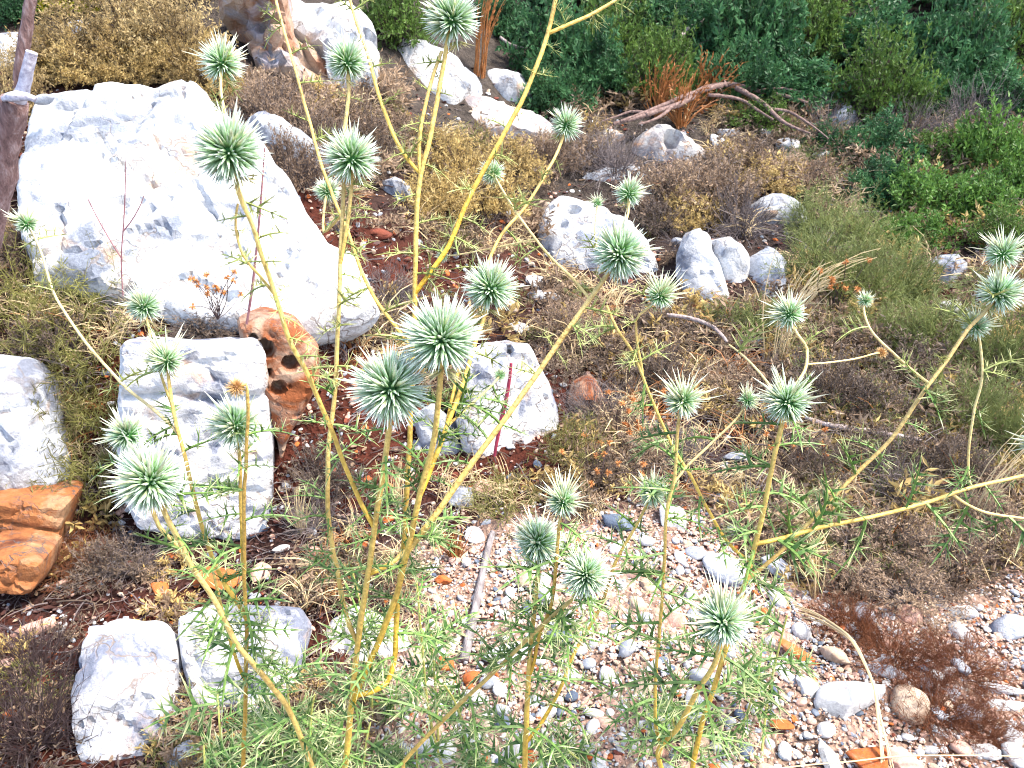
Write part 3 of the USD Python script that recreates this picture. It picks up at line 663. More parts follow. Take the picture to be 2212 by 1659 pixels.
hand = [  # px, py, width, height, turn, material, label, angular
    (1832, 1496, 150, 96, -14, 'peb_white', 'large bright white angular slab at lower right, beside the round beige stone', 1.),
    (1725, 1412, 112, 40, 34, 'peb_orange', 'long orange angular stone just above the white slab at lower right', 1.),
    (1700, 1455, 96, 26, 52, 'peb_white', 'narrow white shard with an orange tip left of the white slab', 1.),
    (1742, 1480, 56, 40, 60, 'peb_white', 'small pale shard touching the left corner of the white slab', 1.),
    (1800, 1405, 58, 62, -10, 'peb_beige', 'pale knobbly cobble above the white slab at lower right', .3),
    (1912, 1448, 80, 30, 24, 'peb_grey', 'oblong grey cobble right of the white slab, under the bent straw', .2),
    (1962, 1508, 84, 86, 20, 'peb_beige', 'round beige cobble at lower right', .1),
    (1690, 1562, 56, 42, 10, 'peb_orange', 'vivid orange chunk of stone below the white slab', .9),
    (1880, 1640, 110, 80, 34, 'peb_orange', 'big orange shard at the bottom edge right of centre', 1.),
    (1945, 1632, 90, 64, 24, 'peb_pink', 'pink-orange shard leaning on the big orange shard at the bottom edge', 1.),
    (1792, 1625, 46, 90, 0, 'peb_white', 'tall white shard left of the big orange shard at the bottom edge', 1.),
    (1098, 1406, 118, 50, -4, 'peb_white', 'white rectangular slab on the gravel left of the crossing stems', 1.),
    (1452, 1112, 84, 58, 10, 'peb_white', 'pale flat stone behind the small thistle head right of centre', .9),
    (1338, 1122, 72, 54, 14, 'peb_blue', 'dark blue-grey stone with pale specks at the gravel top', .7),
    (1570, 1215, 86, 110, -18, 'lime_grey', 'rough grey lump of rock behind the forked yellow stem at lower right', .6),
    (1682, 1222, 84, 66, 10, 'lime_grey', 'grey rough stone right of the forked yellow stem', .7),
    (1680, 1290, 42, 36, 20, 'peb_white', 'smooth white oval pebble below the forked stem at lower right', .0),
    (1550, 1075, 56, 34, 8, 'peb_blue', 'bluish stone on the gravel above the thistle leaves right of centre', .4),
    (1590, 1140, 40, 30, 0, 'peb_white', 'whitish shard beside the bluish stone right of centre', .9),
    (1212, 1372, 60, 36, 8, 'peb_blue', 'flat dark blue stone behind the crossing thistle stems', .5),
    (1138, 1308, 26, 34, 10, 'peb_blue', 'blue-grey egg-shaped pebble left of the paired thistle heads', 0),
    (1103, 1276, 24, 26, 0, 'peb_white', 'pale egg-shaped pebble left of the paired thistle heads', 0),
    (1030, 1155, 56, 40, 0, 'peb_white', 'pale pointed stone at the top of the dead grey stick', .7),
    (1000, 1062, 70, 60, 0, 'lime_grey', 'blue-grey angular stone below the small wedge of rock', .9),
    (1045, 1048, 60, 50, 0, 'peb_pink', 'pink-grey stone beside the blue-grey angular stone', .9),
    (957, 1250, 40, 30, 20, 'peb_orange', 'small orange-red stone above the thistle leaves at bottom centre', .8),
    (962, 1432, 46, 44, -40, 'peb_orange', 'orange stone under the thistle leaves at bottom centre', .8),
    (908, 1410, 50, 44, 0, 'peb_pink', 'pinkish stone left of the orange stone at bottom centre', .7),
    (1015, 1460, 44, 36, 10, 'peb_orange', 'round orange-brown stone right below the white rectangular slab', .5),
    (1082, 1488, 36, 32, 0, 'peb_white', 'round white pebble below the round orange-brown stone', .1),
    (1028, 1500, 46, 40, -30, 'peb_white', 'white oval cobble left of the round white pebble', .1),
    (965, 1620, 60, 40, -50, 'peb_white', 'white oblong stone near the bottom edge left of centre', .4),
    (1108, 1618, 50, 54, 0, 'peb_white', 'white blocky stone by the bottom edge behind a yellow stem', .5),
    (1312, 1456, 36, 36, 0, 'peb_white', 'round pale pebble in the open gravel between two yellow stems', 0),
    (1272, 1430, 32, 24, 0, 'peb_grey', 'flat grey oval pebble up left of the round pale one in open gravel', 0),
    (1234, 1502, 34, 22, 0, 'peb_blue', 'dark blue oval pebble beside the yellow stem in open gravel', .2),
    (1085, 1555, 34, 36, 0, 'peb_blue', 'dark grey round pebble left of the yellow stem near the bottom', 0),
    (1388, 1480, 40, 40, -45, 'peb_beige', 'pale triangular pebble left of the right-hand yellow stem', .6),
    (1283, 1538, 46, 24, 6, 'peb_white', 'flat white oblong pebble in open gravel near the bottom', .1),
    (1425, 1540, 60, 100, 20, 'lime_grey', 'pale rough rock sunk in gravel right of centre at the bottom', .5),
    (1500, 1510, 50, 90, 0, 'peb_white', 'white stone half hidden by thistle leaves at the bottom right of centre', .6),
    (2072, 1320, 66, 32, 30, 'peb_white', 'white oblong pebble at the right, above the egg-shaped one', 0),
    (2073, 1360, 38, 46, -30, 'peb_white', 'egg-shaped pale pebble at the right beside the grey slab', 0),
    (2185, 1350, 90, 70, 10, 'lime_grey', 'dark grey slab on the right edge above the pebbles', .8),
    (2195, 1625, 70, 56, 10, 'peb_white', 'big smooth white pebble in the bottom right corner', 0),
    (2130, 1620, 62, 36, 12, 'peb_white', 'smooth white oval pebble left of the corner pebble at bottom right', 0),
    (2010, 1618, 34, 24, 20, 'peb_white', 'white shining pebble by the bottom edge, right of the orange shard', 0),
    (2150, 1485, 120, 26, 18, 'peb_white', 'long white flat stone at the right edge over the rusty mat', .8),
    (2165, 1520, 90, 30, 0, 'peb_white', 'second long white flat stone under the first at the right edge', .8),
    (2055, 1495, 50, 28, 20, 'peb_grey', 'grey shard beside the long white stones at right', .7),
    (70, 1352, 104, 46, -6, 'peb_pink', 'flat pinkish-brown pointed stone on the dark soil left of the cracked stone', 1.),
    (135, 1352, 20, 30, 0, 'peb_white', 'tiny white stone left of the cracked stone', .5),
    (345, 1268, 48, 40, 30, 'peb_orange', 'small salmon-orange stone behind the bent yellow stem at left', .9),
    (480, 1245, 100, 60, 0, 'peb_orange', 'flat orange-pink stone behind the brown vertical stem', .9),
    (560, 1235, 52, 46, 20, 'peb_pink', 'pink-orange angular stone right of the brown vertical stem', .9),
    (552, 1285, 26, 28, 0, 'peb_grey', 'small blue-grey round stone above the cracked stone', .1),
    (12, 1430, 40, 44, 0, 'peb_pink', 'pale pinkish stone on the left edge in dark litter', .4),
    (105, 1470, 46, 34, 0, 'peb_red', 'dull red stone in the dark litter at lower left', .7),
    (400, 1630, 70, 60, 10, 'peb_grey', 'rounded grey stone at the bottom edge beside the cracked stone', .3),
    (670, 1592, 50, 60, -20, 'peb_white', 'pale pointed stone between thistle leaves at the bottom left of centre', .9),
    (610, 1185, 40, 18, -20, 'peb_white', 'thin white chip at the foot of the upright pale block', .9),
    (840, 752, 48, 34, 0, 'peb_orange', 'orange-red stone behind the upper twin thistle head', .6),
    (1155, 605, 56, 40, 10, 'peb_white', 'white chunky stone in red soil left of the holed boulder', .9),
    (1180, 640, 80, 44, 10, 'peb_white', 'white and red flat stone below the chunky one in red soil', .9),
    (1095, 650, 60, 56, 30, 'peb_beige', 'cream stone right behind the middle thistle head', .5),
    (1462, 518, 30, 34, 0, 'peb_grey', 'small dark round stone left of the tall white upright stone', .2),
    (820, 500, 56, 32, 0, 'peb_red', 'dark red stone in the shadow right of the huge boulder', .9),
    (1700, 310, 56, 44, 30, 'peb_white', 'round white cobble with a red underside in the upper right scrub', .2),
    (1772, 335, 40, 36, 10, 'peb_white', 'pale cobble right of the round white cobble in the upper right', .3),
    (1655, 285, 40, 26, 0, 'peb_white', 'small pale rock below the fallen branch', .4),
    (1560, 310, 60, 50, 0, 'peb_white', 'pale lumpy stone right of the orange-hollowed boulder', .5),
    (1780, 400, 36, 36, 10, 'peb_white', 'white angular stone above the sloping blue-grey boulder', .8),
    (1660, 458, 40, 60, 0, 'peb_beige', 'cream rounded stone at the foot of the sloping blue-grey boulder', .4),
    (1925, 460, 36, 26, 0, 'peb_white', 'pale stone in the green plants at right, upper one', .4),
    (1905, 490, 50, 40, 0, 'peb_grey', 'grey stone in the green plants at right, lower one', .4),
    (2045, 660, 60, 60, 0, 'peb_white', 'pale stone under the feathery plants at the right', .4),
    (1530, 100, 50, 34, 0, 'peb_white', 'pale rock showing through the dark green bush', .5),
    (1250, 262, 60, 34, 0, 'peb_white', 'pale flat stone below the right end of the pale ledge', .7),
    (1575, 285, 64, 44, 8, 'peb_white', 'pale stone right under the middle of the fallen branch', .8),
    (1625, 318, 44, 34, 0, 'peb_white', 'small pale stone left of the round white cobble in the scrub', .7),
    (1500, 375, 50, 34, 0, 'peb_beige', 'pale cream stone in scrub below the orange-hollowed boulder', .6),
    (1395, 420, 54, 36, 12, 'peb_grey', 'grey stone right of the small head over the holed boulder', .7),
    (1745, 295, 46, 30, 0, 'peb_white', 'whitish stone left of the half buried grey rock', .7),
    (1815, 345, 40, 30, 0, 'peb_white', 'whitish stone at the edge of the leafy green bushes', .6),
    (1120, 705, 44, 34, 0, 'peb_white', 'white stone behind the jagged top of the middle boulder', .8),
    (1370, 745, 70, 40, 0, 'peb_grey', 'flat pale grey stone in the scrub below the spiny small head', .7),
    (1590, 985, 60, 40, 0, 'peb_grey', 'grey stone left of the stem under the right-hand thistle pair', .7),
    (1450, 985, 60, 44, 0, 'peb_blue', 'bluish grey stone behind the crossing straight stems', .6),
    (1760, 1085, 50, 30, 0, 'peb_white', 'white stone where the long side stems cross at right', .7),
    (1395, 905, 60, 34, 0, 'peb_blue', 'slate-coloured stone in thorny scrub right of the middle boulder', .6),
    (1620, 640, 30, 30, 0, 'peb_beige', 'small tan stone at the foot of the dim grey slab', .5),
    (95, 212, 44, 26, 0, 'peb_grey', 'dark grey small stone on the top left of the huge boulder', .3),
    (1000, 830, 30, 26, 0, 'peb_white', 'small white stone on the shoulder of the middle boulder', .6),
]
taken = []
for i, (px, py, w_, h_, a_, c_, lb, an) in enumerate(hand):
    if lb.startswith('dark grey small stone on the top left'):      # lies on the boulder, not the ground
        p = at(95, 222, 2.78)
        s = depth(p) / F
        m = stone_mesh(p, 22 * s, 14 * s, 12 * s, 0, 500, .3)
        solo('stone', m, M[c_], lb, 'stone', smooth=38)
        continue
    lay(px, py, w_, h_, a_, c_, lb, 300 + i, an)
    g_ = gnd(px, py + h_ * .25)
    taken.append((g_[0], g_[1], max(w_, h_) * .5 * depth(g_) / F))

rng = np.random.default_rng(77)
zones = [('left of the paired thistle heads', 930, 1140), ('below the paired thistle heads', 1140, 1340), ('around the right-hand yellow stem', 1340, 1560), ('under the long-spined head at lower right', 1560, 1760), ('around the white slab and round cobble', 1760, 2020), ('by the lower right edge', 2020, 2400)]
colw = {'white': .44, 'grey': .17, 'blue': .07, 'pink': .16, 'beige': .13, 'orange': .03}
adj = {'white': 'white', 'grey': 'grey', 'blue': 'dark blue-grey', 'pink': 'pinkish', 'beige': 'beige', 'orange': 'orange'}
MARKS = [(1098, 1406, 'white rectangular slab'), (1210, 1210, 'paired thistle heads'), (1212, 1372, 'flat dark blue stone'), (1312, 1456, 'round pale pebble in open gravel'), (1427, 1380, 'straight right-hand yellow stem'), (1562, 1345, 'long-spined head at lower right'),
         (1620, 1230, 'forked stem at lower right'), (1832, 1496, 'big white slab'), (1962, 1508, 'round beige cobble'), (1880, 1640, 'big orange shard'), (1690, 1562, 'vivid orange chunk'), (1030, 1280, 'dead grey stick'), (1338, 1122, 'speckled dark stone'), (1860, 1400, 'bent straw braid'),
         (2185, 1350, 'dark grey edge slab'), (2073, 1360, 'egg-shaped pale pebble'), (2195, 1625, 'corner pebble'), (2150, 1500, 'long white flat stones'), (1680, 1290, 'white oval pebble below the fork'), (1388, 1480, 'pale triangular pebble'), (1140, 1500, 'stem under the paired heads'),
         (1108, 1618, 'white blocky stone'), (1283, 1538, 'flat white oblong pebble'), (1425, 1540, 'rough sunken rock'), (1725, 1412, 'long orange stone'), (980, 1580, 'slanting yellow stem at bottom centre'), (1452, 1112, 'flat pale stone at the gravel top'), (2020, 1500, 'rusty mat'), (1250, 1640, 'bottom edge left of the right-hand stem'), (1560, 1640, 'bottom edge under the long-spined head')]
peb = []
count = 0
tries = 0
taken_a = np.array(taken)
while count < 290 and tries < 20000:
    tries += 1
    px, py = rng.uniform(900, 2230), rng.uniform(1150, 1680)
    p = gnd(px, py)
    if not GRAVEL.contains(Point(p[0], p[1])):
        continue
    r = np.clip(.0105 * np.exp(rng.normal(0, .40)), .006, .024) * (1.15 if px > 1700 else 1)
    if (np.hypot(taken_a[:, 0] - p[0], taken_a[:, 1] - p[1]) < (taken_a[:, 2] + r) * .95).any():
        continue
    taken_a = np.vstack([taken_a, [p[0], p[1], r]])
    col = rng.choice(list(colw), p=np.array(list(colw.values())) / sum(colw.values()))
    zn = next(z for z in zones if px < z[2])[0]
    m = stone_mesh(p, r * rng.uniform(1., 1.55), r, r * rng.uniform(.55, .85), rng.uniform(0, 3.14), 1000 + count, rng.choice([0, 0, 0, .7]), ICO2)
    sz = 'small' if r < .0105 else 'larger'
    lm = min(MARKS, key=lambda q: math.hypot(q[0] - px, q[1] - py))
    dx_, dy_ = px - lm[0], py - lm[1]
    way = ('right of' if dx_ > 0 else 'left of') if abs(dx_) > abs(dy_) else ('below' if dy_ > 0 else 'above')
    near = 'close' if math.hypot(dx_, dy_) < 55 else 'a little'
    peb.append((m, col, f'{sz} {adj[col]} pebble {near} {way} the {lm[2]}'))
    count += 1
names_ = [q[2] for q in peb]
for m, col, lb in peb:
    solo('pebble', m, M['peb_' + col], lb, 'pebble', lb.replace('pebble', 'pebbles', 1) if names_.count(lb) > 1 else 'pebbles in the gravel bed', smooth=True)

# scattered bits: gravel (stuff) and leaf litter (stuff)


def scatter(name, label, cat, protos, pos, sizes, which, rng, flat=True):
    path = fresh('/World', name)
    pi = UsdGeom.PointInstancer.Define(stage, path)
    tag(pi.GetPrim(), label, cat, None, 'stuff')
    targets = []
    for k, (mesh, mat) in enumerate(protos):
        q = f'{path}/piece_{k:03d}'
        usdkit.mesh(stage, q, mesh, mat)
        targets.append(q)
    pi.CreatePrototypesRel().SetTargets([Sdf.Path(t) for t in targets])
    pi.CreatePositionsAttr(Vt.Vec3fArray.FromNumpy(pos.astype(np.float32)))
    pi.CreateScalesAttr(Vt.Vec3fArray.FromNumpy(np.repeat(sizes[:, None], 3, 1).astype(np.float32)))
    yaw, tx = rng.uniform(0, 2 * np.pi, len(pos)), rng.normal(0, .35, len(pos))
    qs = np.stack([np.cos(yaw / 2) * np.cos(tx / 2), np.cos(yaw / 2) * np.sin(tx / 2), np.sin(yaw / 2) * np.sin(tx / 2), np.sin(yaw / 2) * np.cos(tx / 2)], 1)
    pi.CreateOrientationsAttr(Vt.QuathArray([Gf.Quath(*map(float, x)) for x in qs]))
    pi.CreateProtoIndicesAttr(Vt.IntArray.FromNumpy(which.astype(np.int32)))


def bit(seed, flat):
    v, f = stone_mesh(np.zeros(3), 1., .8, flat, 0, seed, 1., ICO1, .5)
    return v, f


bits = []
for k, c_ in enumerate(['white', 'pink', 'beige', 'grey', 'pink', 'orange', 'beige', 'white', 'blue', 'red']):
    bits.append((bit(600 + k, .55 + .04 * (k % 4)), M['peb_' + c_]))
N = 30000
bx = np.c_[rng.uniform(-.45, 1.9, N * 2), rng.uniform(.9, 2.6, N * 2)]
dd = shapely.distance(GRAVEL, shapely.points(bx))
keep = (dd == 0) | (rng.random(N * 2) < .5 * np.exp(-dd / .12))
bx = bx[keep][:N]
pos = np.c_[bx, H(bx[:, 0], bx[:, 1]) + .004]
scatter('gravel', 'fine pink and white gravel chips of the bed at lower right', 'gravel', bits, pos, np.clip(.0042 * np.exp(rng.normal(0, .38, len(pos))), .002, .011), rng.choice(10, len(pos), p=[.18, .22, .12, .07, .20, .03, .06, .08, .02, .02]), rng)
N = 6000
sx = rng.uniform(0, 2212, N * 3); sy = rng.uniform(180, 1700, N * 3)
q = gnd(sx, sy)
keep = shapely.distance(GRAVEL, shapely.points(q[:, :2])) > .03
q = q[keep][:N]
q[:, 2] += .003
scatter('stone_chips', 'scattered stone chips in the red-brown soil of the slope', 'chips', bits, q, np.clip(.0045 * depth(q) * np.exp(rng.normal(0, .5, len(q))), .003, .035) * .62, rng.choice(10, len(q), p=[.06, .12, .09, .16, .12, .09, .10, .04, .08, .14]), rng)


def round_bit(seed):
    return stone_mesh(np.zeros(3), 1.15, .9, .62, 0, seed, 0., ICO2, .5)


rng = np.random.default_rng(404)
cand = np.c_[rng.uniform(-.45, 1.9, 9000), rng.uniform(.9, 2.6, 9000)]
cand = cand[shapely.contains(GRAVEL, shapely.points(cand))]
have = [tuple(t_) for t_ in taken_a]
put = []
for c_ in cand:
    r_ = float(np.clip(.0062 * math.exp(rng.normal(0, .28)), .004, .010))
    arr = np.array(have)
    if (np.hypot(arr[:, 0] - c_[0], arr[:, 1] - c_[1]) > (arr[:, 2] + r_) * .9).all():
        have.append((c_[0], c_[1], r_)); put.append((c_[0], c_[1], r_))
    if len(put) > 1400:
        break
put = np.array(put)
scatter('small_pebbles', 'many small rounded white, grey and pink pebbles sunk in the gravel bed', 'pebbles', [(round_bit(800 + k), M['peb_' + c_]) for k, c_ in enumerate(['white', 'pink', 'grey', 'white', 'beige', 'blue', 'white', 'pink'])],
        np.c_[put[:, :2], H(put[:, 0], put[:, 1]) + .002], put[:, 2], rng.choice(8, len(put), p=[.22, .15, .13, .16, .12, .05, .1, .07]), rng)


def litter_leaf(seed):
    r = np.random.default_rng(seed)
    v = np.array([[-1, 0, 0], [-.3, .42, .12], [.45, .36, .05], [1.1, 0, .25], [.4, -.38, .1], [-.35, -.4, .0], [0, 0, -.06]]) + r.normal(0, .08, (7, 3))
    v[:, 2] += .1
    return v, np.array([[6, 0, 5], [6, 5, 4], [6, 4, 3], [6, 3, 2], [6, 2, 1], [6, 1, 0]])


def litter_stick(seed):
    r = np.random.default_rng(seed)
    pts = np.array([[-3, 0, .2], [-1, r.normal(0, .4), .5], [1.2, r.normal(0, .5), .3], [3.2, r.normal(0, .6), .7]])
    return tube(smooth_path(pts, 1.2), [.13, .07], 4)


N = 11000
sx = rng.uniform(-60, 2260, N * 2); sy = 150 + 1540 * rng.random(N * 2) ** .8
q = gnd(sx, sy)
dg = shapely.distance(GRAVEL, shapely.points(q[:, :2]))
keep = (dg > .02) | (rng.random(len(q)) < .04)
q = q[keep][:N]
q[:, 2] += .006
lp = [(litter_leaf(1), L['litter']), (litter_leaf(2), L['litter']), (litter_leaf(3), L['brown']), (litter_stick(4), L['browntwig']), (litter_stick(5), L['greytwig']), (litter_stick(6), L['umber'])]
scatter('leaf_litter', 'dark red-brown dry leaves and bits of twig littering the soil', 'leaf litter', lp, q, np.clip(.006 * depth(q) * np.exp(rng.normal(0, .35, len(q))), .006, .03) * .7, rng.choice(6, len(q), p=[.24, .2, .12, .18, .14, .12]), rng)

# ------------------------------------------------------------------ shrubs


def shrub_parts(rng, R, Hh, n, per, lL, lW, sL, spread, up, stems=.4, wide=.5, thin=.0012, leafless=False, droop=0.):
    d = rng.normal(size=(n * 3, 3)); d[:, 2] = np.abs(d[:, 2]) * .9 + .02
    d = unit(d)
    den = meshkit.fbm(d * 2.6 + rng.uniform(0, 50), 3, int(rng.integers(1000)))
    d = d[rng.random(len(d)) < sstep(.32, .62, den) + .12][:n]
    n = len(d)
    lump = .40 + 1.15 * meshkit.fbm(d * 2.2 + rng.uniform(0, 50), 2, int(rng.integers(1000)))
    rad = lump * (wide + (1 - wide) * rng.random(n) ** .6)
    p = d * rad[:, None] * [R, R, Hh]
    sd = unit(d * (1 - up) + np.array([0, 0, 1.]) * up + rng.normal(0, .38, (n, 3)))
    l = sL * rng.uniform(.6, 1.4, n)
    end = p + sd * l[:, None]
    tw = [rods(p, end, thin, thin * .5, rng)]
    k = rng.random(n) < stems
    base = np.c_[p[k, :2] * .18, np.zeros(k.sum()) - .03]
    mid = (base + p[k]) / 2 + rng.normal(0, .05 * R, (k.sum(), 3)) + [0, 0, .06 * R]
    tw += [rods(base, mid, thin * 2.6, thin * 1.8, rng), rods(mid, p[k], thin * 1.8, thin, rng)]
    t = rng.random((n, per))
    pos = (p[:, None] + sd[:, None] * (l[:, None] * t)[..., None]).reshape(-1, 3)
    dirs = np.repeat(sd, per, 0)
    a = np.radians(spread) * rng.uniform(.5, 1.3, len(dirs))
    ld = unit(dirs * np.cos(a)[:, None] + perp(dirs, rng) * np.sin(a)[:, None])
    ll = lL * rng.uniform(.55, 1.25, len(dirs))
    if leafless:
        leaf = rods(pos, pos + ld * ll[:, None], lW, lW * .4, rng)
    else:
        leaf = blades(pos, ld, ll, lW * rng.uniform(.7, 1.2, len(dirs)), rng, .22, droop)
    return leaf, join(*tw)


KIND = {  # R, H, sprigs, leaves per sprig, leaf length, leaf width, sprig length, spread, up ; leaf look, twig look
    'tan': ((.34, .40, 520, 12, .034, .0105, .10, 62, .22), dict(wide=.3), 'tan', 'browntwig'),
    'gold': ((.34, .30, 520, 12, .030, .0095, .09, 62, .22), dict(wide=.3), 'gold', 'browntwig'),
    'brown': ((.32, .26, 460, 11, .030, .0090, .09, 62, .2), dict(thin=.0017, wide=.25), 'brown', 'greytwig'),
    'umber': ((.22, .16, 330, 11, .022, .0068, .075, 62, .18), dict(thin=.0013, wide=.25), 'umber', 'greytwig'),
    'mastic': ((.50, .50, 640, 11, .066, .027, .15, 62, .2), dict(thin=.002, stems=.25, wide=.25), 'mastic', 'browntwig'),
    'heath': ((.42, .46, 460, 11, .050, .019, .15, 58, .3), dict(thin=.002, stems=.4, wide=.2), 'heath', 'browntwig'),
    'myrtle': ((.36, .34, 440, 11, .052, .022, .13, 60, .22), dict(thin=.0018, stems=.25, wide=.2), 'myrtle', 'browntwig'),
    'yellow': ((.40, .40, 400, 12, .046, .020, .11, 60, .28), dict(thin=.002, stems=.25), 'yellow', 'browntwig'),
    'fine': ((.20, .24, 260, 15, .034, .0028, .11, 45, .35), dict(thin=.0015, wide=.2), 'fine', 'fine'),
    'spiny': ((.125, .13, 60, 12, .036, .0030, .08, 74, .12), dict(thin=.0012, wide=.1), 'spiny', 'spiny'),
    'twigs': ((.30, .12, 200, 3, .11, .0014, .16, 55, -.25), dict(thin=.0024, stems=.5, leafless=True, wide=.2), 'greytwig', 'greytwig'),
    'darktwigs': ((.26, .09, 260, 3, .10, .0013, .15, 60, -.25), dict(thin=.0022, stems=.4, leafless=True, wide=.15), 'browntwig', 'browntwig'),
    'rust': ((.24, .06, 400, 8, .036, .0008, .08, 60, -.05), dict(thin=.0010, stems=.3, leafless=True, wide=.1), 'rust', 'rust'),
}
protos = {}


def shrub(kind, px, py, rx, ry, label, cat='shrub', group=None, name=None, seed=None, dy=.75, tall=1.0):
    """px, py, rx, ry: the middle and half sizes of the shrub in the photo."""
    (args, kw, leaf, twig) = KIND[kind]
    key = (kind, len([k for k in protos if k[0] == kind]) if len([k for k in protos if k[0] == kind]) < 3 else (len(used) + int(px)) % 3)
    base = gnd(px, py + ry * dy)
    s = 1.12 * rx * depth(base) / F / (args[0] * 1.12)
    hz = max(.45, min(1.6, (ry * 1.5 * depth(base) / F) / (args[1] * 1.1 * s))) * tall
    rot = (px * 37.1 + py * 11.3) % 360
    mtx = Gf.Matrix4d().SetScale(Gf.Vec3d(s, s, s * hz)) * Gf.Matrix4d().SetRotate(Gf.Rotation(Gf.Vec3d(0, 0, 1), rot)) * Gf.Matrix4d().SetTranslate(Gf.Vec3d(*map(float, base)))
    nm = name or {'mastic': 'green_bush', 'myrtle': 'green_bush', 'heath': 'green_bush', 'yellow': 'yellow_bush', 'fine': 'feathery_plant', 'spiny': 'spiny_plant', 'twigs': 'twig_pile', 'darktwigs': 'twig_pile', 'rust': 'rusty_mat'}.get(kind, 'dry_shrub')
    if key not in protos:
        r = np.random.default_rng(900 + 17 * len(protos))
        lf, tw = shrub_parts(r, *args, **kw)
        p = thing(nm, label, cat, (0, 0, 0), group)
        part(p, 'foliage' if kind not in ('twigs', 'darktwigs') else 'fine_twigs', lf, L[leaf], kind='stuff')
        part(p, 'stems', tw, L[twig], kind='stuff')
        UsdGeom.Xform(stage.GetPrimAtPath(p)).GetOrderedXformOps()[0].Set(mtx)
        protos[key] = p
        return p
    return copy_of(protos[key], nm, mtx, label, cat, group)


S = shrub
# top left
S('tan', 190, 75, 110, 90, 'tan leafy dry shrub above the left end of the huge boulder')
S('tan', 300, 60, 110, 110, 'tall tan dry shrub above the middle of the huge boulder')
S('tan', 400, 75, 90, 100, 'tan dry shrub left of the ochre cliff')
S('tan', 120, 120, 80, 60, 'blurred tan shrub behind the dead trunk stub')
S('gold', 470, 165, 60, 60, 'low golden shrub at the foot of the ochre cliff')
S('tan', 30, 190, 70, 90, 'dim tan shrub behind the dead trunk at the left edge')
S('tan', 230, -40, 130, 70, 'tan shrub cut off by the top edge at left')
S('tan', 380, -40, 110, 70, 'tan shrub cut off by the top edge left of the cliff')
S('yellow', 150, 0, 60, 40, 'bright yellow bush at the top edge near the left corner', 'bush')
S('mastic', 40, 10, 50, 50, 'dark green bush in the top left corner', 'bush')
for x_ in (110, 165, 225, 285, 345, 405):
    S('tan', x_, 158, 46, 26, 'little tan tuft touching the rear edge of the huge boulder, ' + {110: 'leftmost', 165: 'second', 225: 'third', 285: 'fourth', 345: 'fifth', 405: 'rightmost'}[x_] + ' of its row')
for x_ in (120, 200, 280, 360, 440):
    S('tan' if x_ % 40 else 'gold', x_, 118 + (x_ % 3) * 8, 75, 62, 'low tan dry shrub right behind the top edge of the huge boulder, ' + {120: 'leftmost', 200: 'second from left', 280: 'middle one', 360: 'fourth from left', 440: 'rightmost'}[x_])
# right of the huge boulder
S('brown', 570, 215, 80, 60, 'brownish-pink dry shrub above the right shoulder of the huge boulder')
S('brown', 640, 250, 80, 60, 'brownish dry shrub below the ochre overhang')
S('brown', 640, 350, 80, 70, 'grey-brown dry shrub along the right edge of the huge boulder')
S('umber', 690, 300, 70, 60, 'dark dry shrub behind the upper right of the huge boulder')
S('brown', 745, 250, 70, 60, 'brown dry shrub under the bluish cliff rock')
S('umber', 800, 300, 70, 50, 'dark dry shrub in the hollow between the two top stems')
S('brown', 840, 262, 60, 30, 'pale dry shrub in front of the triangular boulder')
S('gold', 930, 310, 90, 60, 'golden dry shrub behind the fork of the central stems')
S('gold', 1010, 380, 110, 90, 'large golden-yellow dry shrub left of the holed boulder')
S('gold', 1100, 350, 90, 60, 'golden dry shrub below the pale ledge')
S('brown', 1150, 315, 70, 35, 'pale brown dry shrub in front of the pale ledge')
S('gold', 940, 420, 80, 60, 'golden dry shrub beside the central stems, lower one')
S('brown', 1190, 330, 60, 60, 'straw-brown dry shrub right of the golden shrubs')
# grey scrub middle right
S('twigs', 1270, 320, 70, 50, 'pile of grey twigs behind the small thistle head right of centre', 'twigs')
S('twigs', 1330, 350, 70, 40, 'grey twig heap in front of the orange-hollowed boulder', 'twigs')
S('brown', 1440, 390, 100, 60, 'pale dry shrub below the orange-hollowed boulder')
S('brown', 1540, 400, 100, 65, 'pale dry shrub above the tall white upright stone')
S('brown', 1600, 340, 90, 50, 'pale straw dry shrub beneath the fallen branch')
S('gold', 1640, 380, 90, 45, 'straw-coloured dry shrub around the round white cobble')
S('brown', 1720, 370, 80, 45, 'dry shrub left of the yellow-green bushes')
S('twigs', 1600, 470, 80, 50, 'grey twiggy scrub between the upright stones and the sloping boulder', 'twigs')
S('gold', 1490, 450, 70, 50, 'straw dry shrub right of the holed boulder')
S('umber', 1420, 470, 60, 40, 'dark scrub behind the small thistle head over the holed boulder')
